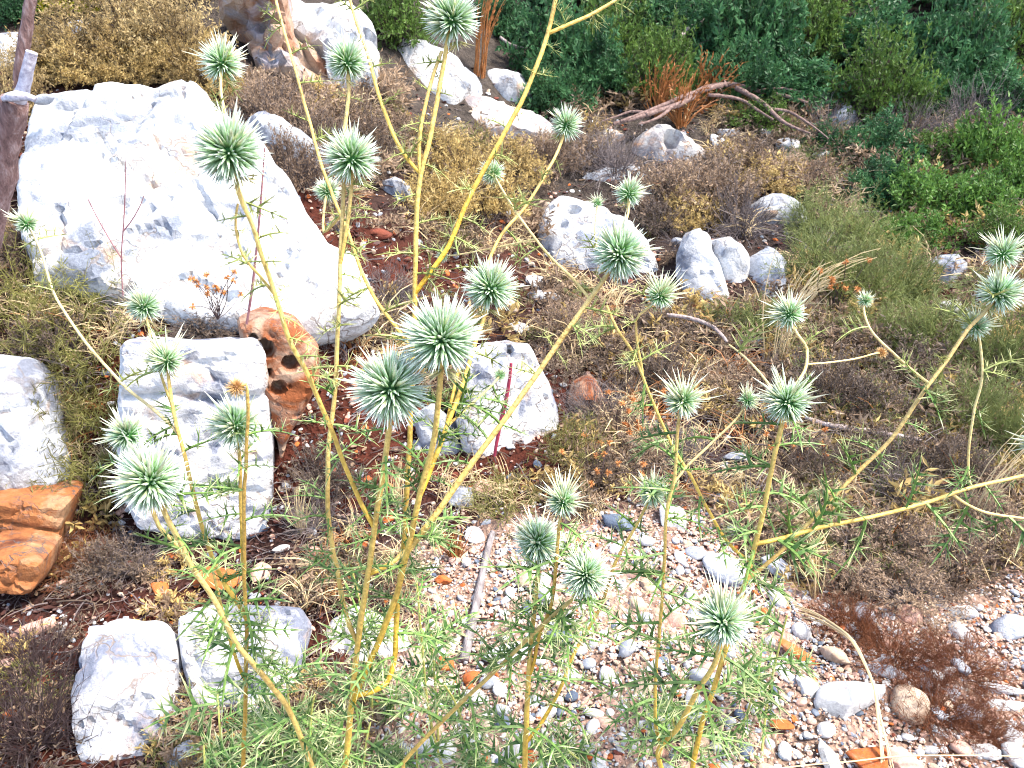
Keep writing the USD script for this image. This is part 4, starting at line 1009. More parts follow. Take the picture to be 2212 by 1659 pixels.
# dark green bushes at the top right
mg = 'dense dark green bushes filling the top right'
for i, (px, py, rx, ry, lb) in enumerate([
    (1090, 40, 90, 80, 'dark green bush right of the topmost thistle head'), (860, 25, 90, 70, 'green bush behind the bluish cliff rock'),
    (1210, 90, 110, 90, 'dark green bush behind the long straight stem at top'), (1190, 190, 80, 60, 'dark green bush just above the pale ledge at right'),
    (1330, 60, 120, 90, 'dark green bush at the top edge, behind the forked stem tip'), (1300, 170, 110, 70, 'dark green bush left of the orange grass'),
    (1460, 40, 120, 90, 'dark green bush at the top edge above the orange grass'), (1420, 130, 90, 70, 'dark green bush behind the orange grass'),
    (1600, 60, 130, 100, 'dark green bush at the top edge, over the fallen branch'), (1590, 150, 110, 70, 'dark green bush right of the orange grass'),
    (1740, 60, 130, 100, 'dark green bush at the top edge, right of centre'), (1700, 170, 110, 70, 'dark green bush left of the half buried grey rock'),
    (1890, 60, 130, 100, 'shadowy green bush at the top edge near the right corner'), (1900, 180, 110, 80, 'dark green bush right of the half buried grey rock'),
    (2050, 80, 130, 110, 'bluish dark bush near the top right corner'), (2010, 200, 100, 60, 'green bush above the brown twig pile'),
    (2180, 60, 110, 110, 'dim bush in the top right corner'), (2150, 190, 100, 70, 'green bush on the right edge above the twig pile'),
    (1480, -60, 160, 80, 'dark green bush cut off by the top edge, left one'), (1750, -60, 160, 80, 'dark green bush cut off by the top edge, middle one'), (2020, -60, 170, 80, 'dark green bush cut off by the top edge, right one'),
    (1250, -50, 130, 70, 'dark green bush cut off by the top edge behind the stem fork'), (1640, 235, 70, 40, 'low green bush beneath the fallen branch'), (1780, 300, 60, 40, 'low green bush in front of the half buried grey rock')]):
    S('heath' if i % 3 == 1 else 'mastic', px, py + (i * 37 % 5) * 5 - 10, rx * (.70 + .07 * (i * 29 % 5)), ry * (.8 + .12 * (i * 17 % 6)), lb, 'bush', mg)
yg = [(1900, 300, 90, 60, 'yellow-green bush below the half buried grey rock'), (2010, 320, 90, 60, 'yellow-green bush below the twig pile'), (2120, 320, 90, 70, 'yellow-green bush on the right edge under the twig pile'),
      (1900, 390, 80, 60, 'yellow-green bush right of the pale cobble'), (2000, 420, 90, 60, 'yellow-green bush over the pale stones at right'), (2110, 430, 90, 70, 'yellow-green bush on the right, above the edge thistle head'),
      (2190, 400, 70, 70, 'yellow-green bush cut by the right edge'), (2170, 500, 80, 60, 'low green bush behind the edge thistle head'), (1960, 500, 80, 50, 'low yellow-green bush among the straw stalks at right')]
for px, py, rx, ry, lb in yg:
    S(['myrtle', 'heath', 'mastic', 'myrtle'][(px // 10) % 4], px, py, rx * (.75 + .1 * (px // 10 % 3)), ry * (.8 + .2 * (px // 10 % 3)), lb.replace('yellow-green', 'leafy green') if (px // 10) % 4 == 2 else lb, 'bush', 'yellow-green bushes at right')
S('twigs', 2080, 262, 80, 40, 'brown twig pile among the green bushes at right', 'twigs')
S('twigs', 1960, 280, 70, 30, 'grey twigs lying left of the brown twig pile', 'twigs')
S('twigs', 1790, 290, 70, 30, 'dead twigs at the end of the fallen branch', 'twigs')
# feathery olive plants at right
for px, py, rx, ry, lb in [(1780, 560, 90, 90, 'feathery olive plant left of the bud on the thin stem'), (1860, 600, 90, 90, 'feathery olive plant behind the bud on the thin stem'), (1940, 590, 90, 90, 'feathery olive plant in the middle right'),
                           (1760, 470, 70, 60, 'feathery plant at the foot of the sloping boulder'), (1850, 500, 80, 70, 'feathery plant with straw tips, upper middle right'), (1570, 680, 60, 45, 'grey-green feathery tuft under the upright stones'),
                           (2020, 700, 90, 80, 'feathery olive plant behind the paired heads at right'), (2150, 730, 80, 100, 'feathery plant on the right edge below the thistle heads'), (1640, 690, 60, 50, 'feathery tuft left of the long-spined head at right'),
                           (2100, 860, 90, 90, 'tall feathery plant near the right edge behind the vertical stem'), (1900, 700, 80, 60, 'feathery plant under the bud on the thin stem'), (2190, 900, 60, 100, 'feathery plant cut by the right edge')]:
    S('fine', px, py, rx, ry, lb, 'plant', 'feathery olive plants at right')
# dark brown scrub right of the middle
dg_ = 'scrub on the middle slope'
for px, py, rx, ry, lb in [(1230, 690, 80, 50, 'dark brown scrub right of the middle thistle head'), (1320, 740, 90, 60, 'dark scrub above the orange-brown broken stone'), (1400, 700, 80, 50, 'dark scrub below the long-spined small head'),
                           (1420, 800, 80, 60, 'dark scrub left of the long-spined head at right of centre'), (1520, 720, 80, 50, 'dark scrub left of the layered blue-grey stone'), (1560, 820, 80, 60, 'dark scrub left of the right-hand thistle pair'),
                           (1800, 720, 90, 60, 'brown scrub right of the long-spined head'), (1780, 830, 90, 70, 'brown scrub right of the right-hand thistle pair'), (1880, 860, 90, 70, 'dark brown scrub under the long brown stem'),
                           (1850, 960, 90, 60, 'dark scrub around the pale fallen stick'), (1960, 980, 90, 60, 'dark scrub left of the vertical pale stem at right'), (1750, 1000, 70, 50, 'dark scrub below the right-hand thistle pair'),
                           (1320, 900, 70, 60, 'thorny brown scrub right of the middle boulder'), (1380, 960, 80, 50, 'thorny brown scrub above the gravel'), (1300, 1010, 60, 40, 'brown scrub at the foot of the middle boulder'),
                           (1960, 780, 80, 60, 'brown scrub above the long brown stem'), (2060, 990, 70, 60, 'brown scrub behind the vertical pale stem at right')]:
    S('brown' if (px // 10) % 3 == 0 else 'umber', px, py, rx, ry * (.7 + .15 * (px // 10 % 4)), lb.replace('dark ', '') if (px // 10) % 3 == 0 else lb, 'shrub', dg_)
for px, py, rx, ry, lb in [(1900, 1150, 110, 70, 'greyish-brown spreading shrub at right below the long branch'), (2030, 1180, 110, 80, 'greyish-brown shrub at the right, larger one'), (1830, 1230, 80, 50, 'greyish-brown low shrub beside the straw stalks'),
                           (2140, 1120, 90, 70, 'greyish-brown shrub by the right edge under the long branch'), (1960, 1260, 100, 45, 'greyish-brown low shrub above the pebbles at right')]:
    S('brown', px, py, rx, ry, lb, 'shrub')
S('twigs', 1290, 870, 70, 50, 'fine grey twigs right of the middle boulder', 'twigs')
S('twigs', 1480, 960, 70, 45, 'fine grey twigs left of the straight stems right of centre', 'twigs')
S('twigs', 1700, 780, 60, 45, 'grey twigs behind the right-hand thistle pair', 'twigs')
S('twigs', 1930, 1040, 80, 50, 'grey twigs under the long brown stem at right', 'twigs')
S('twigs', 830, 600, 70, 60, 'dark twigs in the red hollow right of the huge boulder', 'twigs')
S('umber', 820, 690, 60, 50, 'dark scrub in the red hollow under the huge boulder')
S('umber', 700, 1010, 80, 60, 'dark scrub in the shadow right of the upright pale block')
S('twigs', 690, 1090, 70, 60, 'brown straw twigs right of the upright pale block', 'twigs')
# rusty mats
S('rust', 2020, 1500, 110, 60, 'rusty red-brown wiry mat at lower right')
S('rust', 1930, 1390, 100, 45, 'rusty wiry mat above the oblong grey cobble')
S('rust', 2080, 1420, 90, 40, 'rusty wiry mat near the right edge')
S('rust', 1830, 1330, 80, 30, 'thin rusty mat beside the bent straw')
S('rust', 2130, 1570, 80, 30, 'rusty mat by the smooth white pebbles')
# left
for px, py, rx, ry, lb in [(60, 590, 80, 90, 'spiny olive plant at the left edge under the dead trunk'), (150, 640, 90, 80, 'spiny olive plant in front of the lower left of the huge boulder'), (60, 700, 90, 70, 'dense spiny brown-green plant at the left edge'),
                           (200, 740, 90, 80, 'spiny green plant left of the small green thistle heads'), (130, 830, 90, 80, 'spiny plant right of the pitted boulder'), (230, 860, 80, 80, 'spiny green plant in front of the upright pale block'),
                           (200, 960, 90, 80, 'spiny plant left of the big lower left thistle head'), (170, 1050, 80, 70, 'spiny plant above the orange steps'), (300, 860, 70, 60, 'spiny green plant under the upper left heads'),
                           (240, 600, 70, 60, 'spiny greyish plant on the face of the huge boulder'), (380, 930, 60, 60, 'spiny thin plant before the upright pale block'), (90, 950, 70, 60, 'spiny thin plant over the pitted boulder')]:
    S('spiny', px, py, rx, ry, lb, 'plant', 'spiny olive plants at left')
S('brown', 40, 530, 60, 60, 'brown dry shrub at the left edge below the pale small head')
S('umber', 120, 720, 80, 50, 'dark brown scrub among the spiny plants at left')
S('umber', 440, 700, 90, 30, 'dark twiggy scrub under the lip of the huge boulder')
S('umber', 230, 1200, 90, 50, 'dark scrub right of the orange steps')
S('rust', 160, 1180, 90, 50, 'rust-red dead growth between the orange steps and the block')
S('twigs', 300, 1180, 70, 60, 'pale bare twigs left of the bent yellow stem', 'twigs')
S('darktwigs', 70, 1560, 130, 60, 'dark fallen needles and twigs at the lower left corner', 'twigs')
S('darktwigs', 70, 1440, 100, 40, 'dark fallen twigs left of the cracked stone', 'twigs')
S('spiny', 1240, 950, 70, 70, 'thin green broom-like plant in front of the middle boulder', 'plant')
S('spiny', 1090, 1060, 80, 60, 'spiny green plant at the foot of the middle boulder', 'plant')

# low dry growth between the shrubs, past counting
rng = np.random.default_rng(31)


def tuft(kind, seed, n=26):
    args, kw, leaf, twig = KIND[kind]
    r = np.random.default_rng(seed)
    lf, tw = shrub_parts(r, .085, .06, n, 9, args[4], args[5], .05, 62, .25, **{**kw, 'wide': .2})
    return lf, L[leaf]


BARE = [Polygon([(770, 430), (900, 430), (930, 620), (880, 740), (800, 700), (770, 560)]), Polygon([(560, 900), (720, 930), (700, 1230), (560, 1300), (250, 1310), (280, 1190), (590, 1180)]), Polygon([(900, 560), (1180, 560), (1180, 720), (900, 720)]), Polygon([(0, 1290), (160, 1290), (160, 1659), (0, 1659)])]
N = 3000
sx = rng.uniform(-60, 2270, N * 2); sy = 170 + 1500 * rng.random(N * 2) ** .9
q = gnd(sx, sy)
keep = shapely.distance(GRAVEL, shapely.points(q[:, :2])) > .05
inb = (sx < 330) & (sy > 1100)
for g_ in BARE:
    inb |= shapely.contains(g_, shapely.points(sx, sy))
keep &= (~inb) | (rng.random(len(q)) < .10)
keep &= ~shapely.contains(shapely.union_all(FACES), shapely.points(sx, sy))
keep &= meshkit.fbm(np.c_[q[:, :2] * 2.2, np.zeros(len(q))], 3, 61) > .40
q = q[keep][:N]
kinds_ = ['umber', 'brown', 'gold', 'umber', 'brown', 'fine', 'spiny']
cov = [tuft(k, 700 + i) for i, k in enumerate(kinds_)]
wr = np.where((pix(q)[:, 0] > 1700)[:, None], [.2, .2, .14, .12, .08, .22, .04], [.24, .24, .14, .2, .12, .02, .04])
which = np.array([rng.choice(7, p=w_ / w_.sum()) for w_ in wr])
scatter('ground_cover', 'low dry brown and straw-coloured growth covering the slope between the shrubs', 'ground cover', cov, q, np.clip(.25 * depth(q) * np.exp(rng.normal(0, .3, len(q))), .35, 1.5), which, rng)

def straw_tuft(seed, n=16):
    r = np.random.default_rng(seed)
    ps = []
    for _ in range(n):
        a = r.uniform(0, 6.28)
        d0 = unit(np.array([math.cos(a) * r.uniform(.1, 1.3), math.sin(a) * r.uniform(.1, 1.3), 1.]))
        l = r.uniform(.04, .11)
        p0 = r.normal(0, .012, 3) * [1, 1, 0]
        ps.append(tube(smooth_path([p0, p0 + d0 * l * .5, p0 + unit(d0 + [math.cos(a) * .5, math.sin(a) * .5, -.2]) * l], l / 4), [.0011, .0009, .0004], 3, cap=False))
    return join(*ps)


N = 900
sx = rng.uniform(-60, 2270, N * 3); sy = 230 + 1150 * rng.random(N * 3)
q = gnd(sx, sy)
keep = (shapely.distance(GRAVEL, shapely.points(q[:, :2])) > .04) & ~shapely.contains(shapely.union_all(FACES), shapely.points(sx, sy)) & (meshkit.fbm(np.c_[q[:, :2] * 1.9, np.ones(len(q)) * 5], 3, 67) > .45) & ~shapely.contains(shapely.union_all(BARE), shapely.points(sx, sy)) & ~((sx < 420) & (sy > 1080))
q = q[keep][:N]
scatter('dry_grass', 'thin pale tangle of dry grass and stalks between the shrubs of the slope', 'dry grass', [(straw_tuft(1), M['straw']), (straw_tuft(2), M['straw']), (straw_tuft(3), L['greytwig']), (straw_tuft(4), L['orange'])], q, np.clip(.36 * depth(q) * np.exp(rng.normal(0, .3, len(q))), .5, 2.2), rng.choice(4, len(q), p=[.42, .3, .18, .10]), rng)

# ------------------------------------------------------------------ dead wood


def stick(name, label, cat, pts, rpx, mat, lift=.03, Y=None, extra=(), sides=9):
    P = np.array([(at(x, y, Y[i] if np.ndim(Y) else Y) if Y is not None else gnd(x, y, lift)) for i, (x, y) in enumerate(pts)])
    s = depth(P).mean() / F
    t = thing(name, label, cat, P[0])
    part(t, 'stem', tube(smooth_path(P, .03), np.array(rpx) * s, sides, wob=.22, seed=len(pts)), M[mat], smooth=True)
    for ex, er in extra:
        Q = np.array([(at(x, y, Y[0] if np.ndim(Y) else Y) if Y is not None else gnd(x, y, lift + .01)) for x, y in ex])
        part(t, 'branch', tube(smooth_path(Q, .03), np.array(er) * s, 7, wob=.22, seed=len(ex) + 3), M[mat], smooth=True)
    return t


t = stick('dead_tree', 'dead brown tree trunk with a sawn grey branch stub at the left edge', 'dead tree', [(-75, 700), (-35, 520), (-5, 400), (14, 300), (30, 215)], [34, 34, 32, 30, 26], 'bark', Y=[2.2, 2.18, 2.16, 2.14, 2.12], sides=14)
s_ = depth(at(40, 200, 2.12)) / F
part(t, 'branch_stub', tube(smooth_path([at(30, 240, 2.13), at(48, 200, 2.12), at(60, 150, 2.1), at(68, 112, 2.1)], .02), np.array([16, 15, 12, 12]) * s_, 12, wob=.15, seed=2), M['cut_wood'], smooth=40)
part(t, 'branch_collar', tube(smooth_path([at(8, 214, 2.09), at(45, 208, 2.08), at(76, 214, 2.08)], .01), np.array([7, 11, 6]) * s_, 10, wob=.3, seed=3), M['cut_wood'], smooth=True)
stick('bare_tree', 'thin brown trunk standing behind the sawn stub at the top left', 'dead tree', [(40, 200), (52, 100), (66, 0), (74, -60)], [14, 13, 12, 11], 'bark', Y=3.3)
stick('fallen_branch', 'forked grey fallen branch lying below the dark green bushes', 'branch', [(1325, 268), (1400, 246), (1470, 224), (1540, 186), (1580, 182), (1640, 197), (1700, 208), (1745, 222)], [4, 5, 6, 7, 6, 5, 4, 2.5], 'brown_wood', .16,
      extra=[([(1340, 262), (1420, 232), (1500, 200), (1560, 184)], [2.5, 4, 5, 6]), ([(1590, 190), (1650, 225), (1690, 262), (1750, 288)], [6, 5, 4, 2]), ([(1530, 205), (1600, 215), (1640, 240), (1670, 258)], [4, 3.5, 3, 2]), ([(1450, 230), (1420, 255), (1380, 268)], [4, 3, 2]), ([(1640, 197), (1680, 190), (1720, 196), (1770, 214)], [3, 2.5, 2, 1]), ([(1570, 186), (1560, 150), (1566, 120)], [3, 2, 1.2]), ([(1660, 235), (1700, 240), (1740, 262), (1790, 300)], [3.5, 3, 2, 1.2]), ([(1400, 246), (1370, 240), (1330, 252), (1300, 262)], [3, 2.5, 2, 1])])
stick('dead_branch', 'thin grey branch arching through the dark bushes at top centre', 'branch', [(1080, 80), (1110, 100), (1150, 110), (1170, 135)], [3, 4, 4, 3], 'grey_wood', .12)
stick('dead_branch', 'brown crooked branch leaning up in the green bushes at the top', 'branch', [(1467, 110), (1480, 70), (1520, 45), (1558, 20)], [5, 6, 5, 4], 'grey_wood', .25)
stick('dead_stick', 'grey knobbly stick lying on the gravel left of the paired thistle heads', 'stick', [(1003, 1425), (1024, 1330), (1042, 1240), (1064, 1150)], [10, 9, 8, 7], 'stick_wood', .012)
stick('dead_stick', 'pale fallen stick in the dark scrub right of the thistle pair', 'stick', [(1740, 902), (1800, 920), (1870, 930), (1930, 940), (1990, 950)], [4, 6, 7, 6, 4], 'grey_wood', .07)
stick('dead_stick', 'curved pale twig right of the dark scrub above the thistle pair', 'stick', [(1440, 680), (1500, 690), (1545, 710), (1570, 738)], [4, 5, 4, 3], 'grey_wood', .1)
stick('red_stalk', 'crimson upright stalk in front of the middle boulder', 'stalk', [(1068, 985), (1082, 910), (1096, 850), (1104, 785)], [3.4, 4.4, 4.2, 3.4], 'crimson', Y=1.75)
stick('red_stalk', 'dull purple upright stalk in front of the huge boulder', 'stalk', [(533, 700), (545, 620), (556, 520), (566, 400), (572, 320)], [2.8, 3, 2.7, 2.2, 1.6], 'purple', Y=1.9)
stick('red_stalk', 'thin pinkish stalk in front of the left part of the huge boulder', 'stalk', [(266, 640), (262, 560), (268, 470), (272, 340)], [1.4, 1.4, 1.2, .8], 'purple', Y=1.9, extra=[([(264, 560), (210, 470), (190, 430)], [1.4, 1.2, 1]), ([(266, 500), (300, 450), (312, 420)], [1.4, 1.2, 1])])

# ------------------------------------------------------------------ dry grasses


def grass(name, label, base_px, n, length_px, spread, lean, mat, seed, cat='grass', wpx=1.3, group=None, Y=None, seeds=False):
    rng = np.random.default_rng(seed)
    b = gnd(*base_px)
    s = depth(b) / F
    t = thing(name, label, cat, b, group)
    path = []
    heads = []
    for k in range(n):
        a = rng.uniform(0, 2 * np.pi)
        rr = abs(rng.normal(0, .5)) * spread
        d0 = unit(np.array([math.cos(a) * rr + lean[0] * .5, math.sin(a) * rr, 1.]))
        ln = length_px * s * rng.uniform(.55, 1.1)
        p0 = b + np.array([rng.normal(0, .12), rng.normal(0, .08), 0]) * ln * .5 - [0, 0, .01]
        p1 = p0 + d0 * ln * .55
        p2 = p1 + unit(d0 + np.array([lean[0], lean[1], -.25 * rng.random()])) * ln * .5
        path.append(tube(smooth_path([p0, (p0 + p1) / 2, p1, p2], ln / 7), np.array([wpx, wpx * .9, wpx * .4]) * s, 4, cap=False))
        if seeds:
            q = p1 + (p2 - p1) * np.linspace(.2, 1, 7)[:, None]
            heads.append(blades(q, unit(np.tile(p2 - p1, (7, 1)) + rng.normal(0, .05, (7, 3))), 11 * s, 3.2 * s, rng, .2))
    part(t, 'blades', join(*path), mat, kind='stuff')
    if heads:
        part(t, 'seed_heads', join(*heads), mat, kind='stuff')
    return t


grass('orange_grass', 'tuft of orange dry stalks left of the fallen branch', (1420, 250), 34, 110, 1.1, (.25, 0), L['orange'], 1, seeds=True)
grass('orange_grass', 'tuft of orange dry stalks above the fallen branch', (1520, 235), 34, 110, 1.1, (.2, 0), L['orange'], 2, seeds=True)
grass('orange_grass', 'tuft of orange dry stalks under the fallen branch', (1470, 275), 34, 110, 1.1, (.15, 0), L['orange'], 3, seeds=True)
grass('orange_grass', 'tall reddish dry stalks right of the topmost thistle head', (1035, 165), 16, 190, .25, (.15, 0), L['orange'], 4, seeds=True)
grass('straw_grass', 'pale thin straw stalks in front of the feathery plants', (1680, 800), 16, 250, .35, (.25, 0), M['straw'], 5)
grass('straw_grass', 'yellow straw stalks leaning right in the olive plants', (1700, 690), 16, 210, .3, (.9, 0), M['straw'], 6)
grass('straw_grass', 'thin straw stalks near the right edge', (2090, 1160), 14, 330, .25, (.35, 0), M['straw'], 7)
grass('straw_grass', 'pale dry grass right of the upright pale block', (650, 1150), 30, 120, .5, (.1, 0), M['straw'], 8)
grass('straw_grass', 'pale dry grass between the main stems', (860, 1100), 30, 130, .5, (.1, 0), M['straw'], 9)
grass('straw_grass', 'brown dry grass beside the dead stick', (985, 1210), 46, 80, .8, (0, 0), L['orange'], 10)
grass('straw_grass', 'straw grass with drooping husks beside the forked yellow stem', (1760, 1290), 10, 210, .3, (-.3, 0), M['straw'], 11, seeds=True)
t = thing('straw_bundle', 'bent braid of long straw arching over the lower right stones', 'straw', gnd(1725, 1310))
rng = np.random.default_rng(5)
for k in range(5):
    o = rng.normal(0, 9, 2)
    pts = [(1722 + o[0], 1318 + o[1]), (1790 + o[0] * .6, 1345 + o[1] * .6), (1850 + o[0] * .3, 1398 + o[1] * .3), (1880, 1460 + o[1] * .2), (1900 + o[0] * .5, 1560), (1915 + o[0] * 1.5, 1660)]
    P = np.array([gnd(*q, h) for q, h in zip(pts, (.02, .07, .10, .10, .07, .03))])
    part(t, 'straw', tube(smooth_path(P, .03), np.array([1.8, 2.4, 2.2, 1.2]) * depth(P).mean() / F, 5), M['straw'])
t = thing('straw_stalk', 'single long straw lying across the bottom right corner', 'straw', gnd(1720, 1652))
P = np.array([gnd(*q, .05) for q in [(1660, 1662), (1800, 1648), (1980, 1632), (2150, 1632), (2260, 1640)]])
part(t, 'stalk', tube(smooth_path(P, .03), np.array([1.6, 1.8, 1.2]) * depth(P).mean() / F, 5), M['straw'])


def wiry(label, pts, n, Yb, seed):
    """Dry wiry stems with little orange seed heads."""
    rng = np.random.default_rng(seed)
    b = gnd(*pts) if Yb is None else at(*pts, Yb)
    s = depth(b) / F
    t = thing('wiry_plant', label, 'plant', b)
    st, hd = [], []
    for k in range(n):
        e = b + np.array([rng.normal(0, 40) * s, rng.normal(0, 30) * s, rng.uniform(40, 130) * s])
        m = (b + e) / 2 + rng.normal(0, 10 * s, 3)
        st.append(tube(smooth_path([b, m, e], .02), np.array([1.1, .7]) * s, 4, cap=False))
        dirs = unit(rng.normal(size=(22, 3)))
        hd.append(blades(np.tile(e, (22, 1)), dirs, 9 * s, 3.4 * s, rng))
    part(t, 'stems', join(*st), L['browntwig'])
    part(t, 'seed_heads', join(*hd), M['seed'], kind='stuff')


wiry('wiry dry plant with small orange seed heads in front of the huge boulder', (470, 690), 14, 2.1, 1)
wiry('wiry plant with orange seed heads right of the middle boulder', (1350, 960), 14, None, 2)
wiry('wiry plant with orange seed heads below the middle boulder', (1290, 1060), 12, None, 3)
wiry('wiry plant with orange seed heads above the gravel right of centre', (1700, 1030), 14, None, 4)
wiry('wiry plant with orange seed heads among the feathery plants', (1800, 690), 10, None, 5)

# ------------------------------------------------------------------ thistles
G_DARK, G_MID, G_TIP = np.array([.028, .085, .018]), np.array([.125, .205, .05]), np.array([.66, .63, .34])


def thistle_leaf(p, d, up, Ln, rng, pairs=5, broad=.38, bend=.3):
    """A spiny cut leaf: a midrib and pairs of narrow pointed lobes, each with a side spine. Returns vertices, faces, colours."""
    d, up = unit(d), unit(up - d * (up @ d))
    side = np.cross(d, up)
    t = np.linspace(0, 1, 7)
    sag = -bend * t ** 2 * Ln
    wav = rng.normal(0, .05)
    rib = p + np.outer(t * Ln, d) + np.outer(sag, up) + np.outer(np.sin(t * 3) * wav * Ln, side)
    rv, rf = tube(rib, np.array([.022, .018, .004]) * Ln * 1.3, 4, cap=False)
    V, Fc, C, n = [rv], [rf], [np.outer(np.ones(len(rv)), G_MID * 1.3)], len(rv)
    V2, C2, F2 = [], [], []

    def lobe(a, dirn, ln, wd, nrm_):
        s = unit(np.cross(dirn, nrm_))
        b0, b1 = a - s * wd / 2, a + s * wd / 2
        m = a + dirn * ln * .4 + nrm_ * wd * .25
        k = len(V2)
        V2.extend([b0, b1, m, a + dirn * ln])
        C2.extend([G_DARK, G_DARK, G_MID * 1.15, G_TIP])
        F2.extend([[k, k + 2, k + 3], [k + 1, k + 3, k + 2], [k, k + 1, k + 2]])

    for j in range(pairs):
        tt = .14 + .76 * j / pairs + rng.uniform(-.03, .03)
        a = np.array([np.interp(tt, t, rib[:, c]) for c in range(3)])
        ll = Ln * broad * (1.15 - .75 * abs(tt - .38) / .62) * rng.uniform(.75, 1.2)
        for sg in (-1, 1):
            el = rng.normal(.15, .6)
            dn = unit(side * sg * .85 + d * .5 + up * el)
            lobe(a, dn, ll, ll * .15, up)
            a2 = a + dn * ll * .3
            lobe(a2, unit(dn + up * rng.uniform(.5, 1.) - d * .2), ll * .62, ll * .07, side)
            lobe(a2, unit(dn * .5 + d * .9 - up * .2), ll * .6, ll * .07, up)
    lobe(rib[-2], unit(rib[-1] - rib[-2]), Ln * .3, Ln * .06, up)
    V.append(np.array(V2)); Fc.append(np.array(F2) + n); C.append(np.array(C2))
    return np.vstack(V), np.vstack(Fc), np.clip(np.vstack(C) * rng.uniform(.75, 1.3), 0, .9)


def spikes(c, dirs, r_in, r_out, half, cols, rng, sharp=.52):
    n = len(dirs)
    a = perp(dirs, rng); b = np.cross(dirs, a)
    h = np.broadcast_to(half, n)[:, None]
    ri, ro = np.broadcast_to(r_in, n)[:, None], np.broadcast_to(r_out, n)[:, None]
    m = c + dirs * (ri + (ro - ri) * sharp)
    bow = rng.normal(0, .04, (n, 3)) * (ro - ri)
    v = np.stack([c + dirs * ri, m + a * h, m + b * h * .75, m - a * h, m - b * h * .75, c + dirs * ro + bow], 1).reshape(-1, 3)
    q = np.array([[0, 2, 1], [0, 3, 2], [0, 4, 3], [0, 1, 4], [5, 1, 2], [5, 2, 3], [5, 3, 4], [5, 4, 1]])
    f = (q[None] + 6 * np.arange(n)[:, None, None]).reshape(-1, 3)
    k = rng.uniform(.8, 1.15, (n, 1, 1))
    col = np.clip(np.array([cols[0]] + [cols[1]] * 4 + [cols[2]])[None] * k, 0, .92).reshape(-1, 3)
    return v, f, col


def flower_head(plant, c, R, axis, rng, young=0.0, dry=False, label=None):
    """A globe of pointed florets; young heads have fewer florets and long pale spines."""
    axis = unit(axis + rng.normal(0, .18, 3))
    n = int(np.clip(460 * (R / .036) ** .8, 150, 540) * (1 - .35 * young))
    k = np.arange(n) + .5
    ph, z = k * 2.399963, 1 - 2 * k / n
    d = np.stack([np.sqrt(1 - z * z) * np.cos(ph), np.sqrt(1 - z * z) * np.sin(ph), z], 1) + rng.normal(0, .07, (n, 3))
    d = unit(d)
    d = d[d @ axis > -.88]
    d = unit(d + axis * .10)
    ro = (1.24 - .22 * young) * R * rng.uniform(.80, 1.10, len(d)) * (.93 + .07 * (d @ axis))
    if dry:
        cols = [np.array([.28, .13, .04]), np.array([.55, .30, .10]), np.array([.80, .62, .34])]
    else:
        cols = [np.array([.05, .21, .035]), np.array([.32, .50, .22]) * (1 + .12 * young), np.array([.88, .91, .86])]
    v, f, col = spikes(c, d, R * .22, ro, R * .047 * (1 + .1 * young), cols, rng, .42)
    core = (np.array(ICO2.vertices) * R * .36 + c, ICO2.faces)
    cc = np.tile(cols[0] * .9, (len(core[0]), 1))
    h = part(plant, 'flower_head', join((v, f), core), M['thistle_head'], np.vstack([col, cc]), label=label)
    # pale spreading bracts round the base
    m = 14 if R > .02 else 9
    a1 = perp(np.tile(axis, (m, 1)), rng)
    bd = unit(a1 - axis * rng.uniform(.1, .9, (m, 1)))
    cb = [np.array([.22, .26, .08]), np.array([.46, .42, .16]), np.array([.78, .72, .46])]
    bv, bf, bc = spikes(c - axis * R * .72, bd, R * .05, R * rng.uniform(.45, .9, m), R * .035, cb, rng, .3)
    part(h, 'bracts', (bv, bf), M['thistle_head'], bc)
    young = max(young, .12)
    if not dry:
        m = int(22 + 40 * young)
        dd = unit(rng.normal(size=(m * 3, 3)))
        dd = dd[(dd @ axis > -.35)][:m]
        dd = unit(dd + axis * .25 + np.array([0, 0, .25]))
        cs = [np.array([.20, .36, .14]), np.array([.55, .58, .34]), np.array([.88, .86, .72])]
        sv, sf, sc = spikes(c, dd, R * .3, R * rng.uniform(1.2, 1.5 + .8 * young, len(dd)), R * .056, cs, rng, .45)
        part(h, 'long_spines', (sv, sf), M['thistle_head'], sc)
    return h


Y_STEM = np.array([.56, .34, .03])
P_STEM = np.array([.58, .47, .24])
B_STEM = np.array([.28, .14, .03])


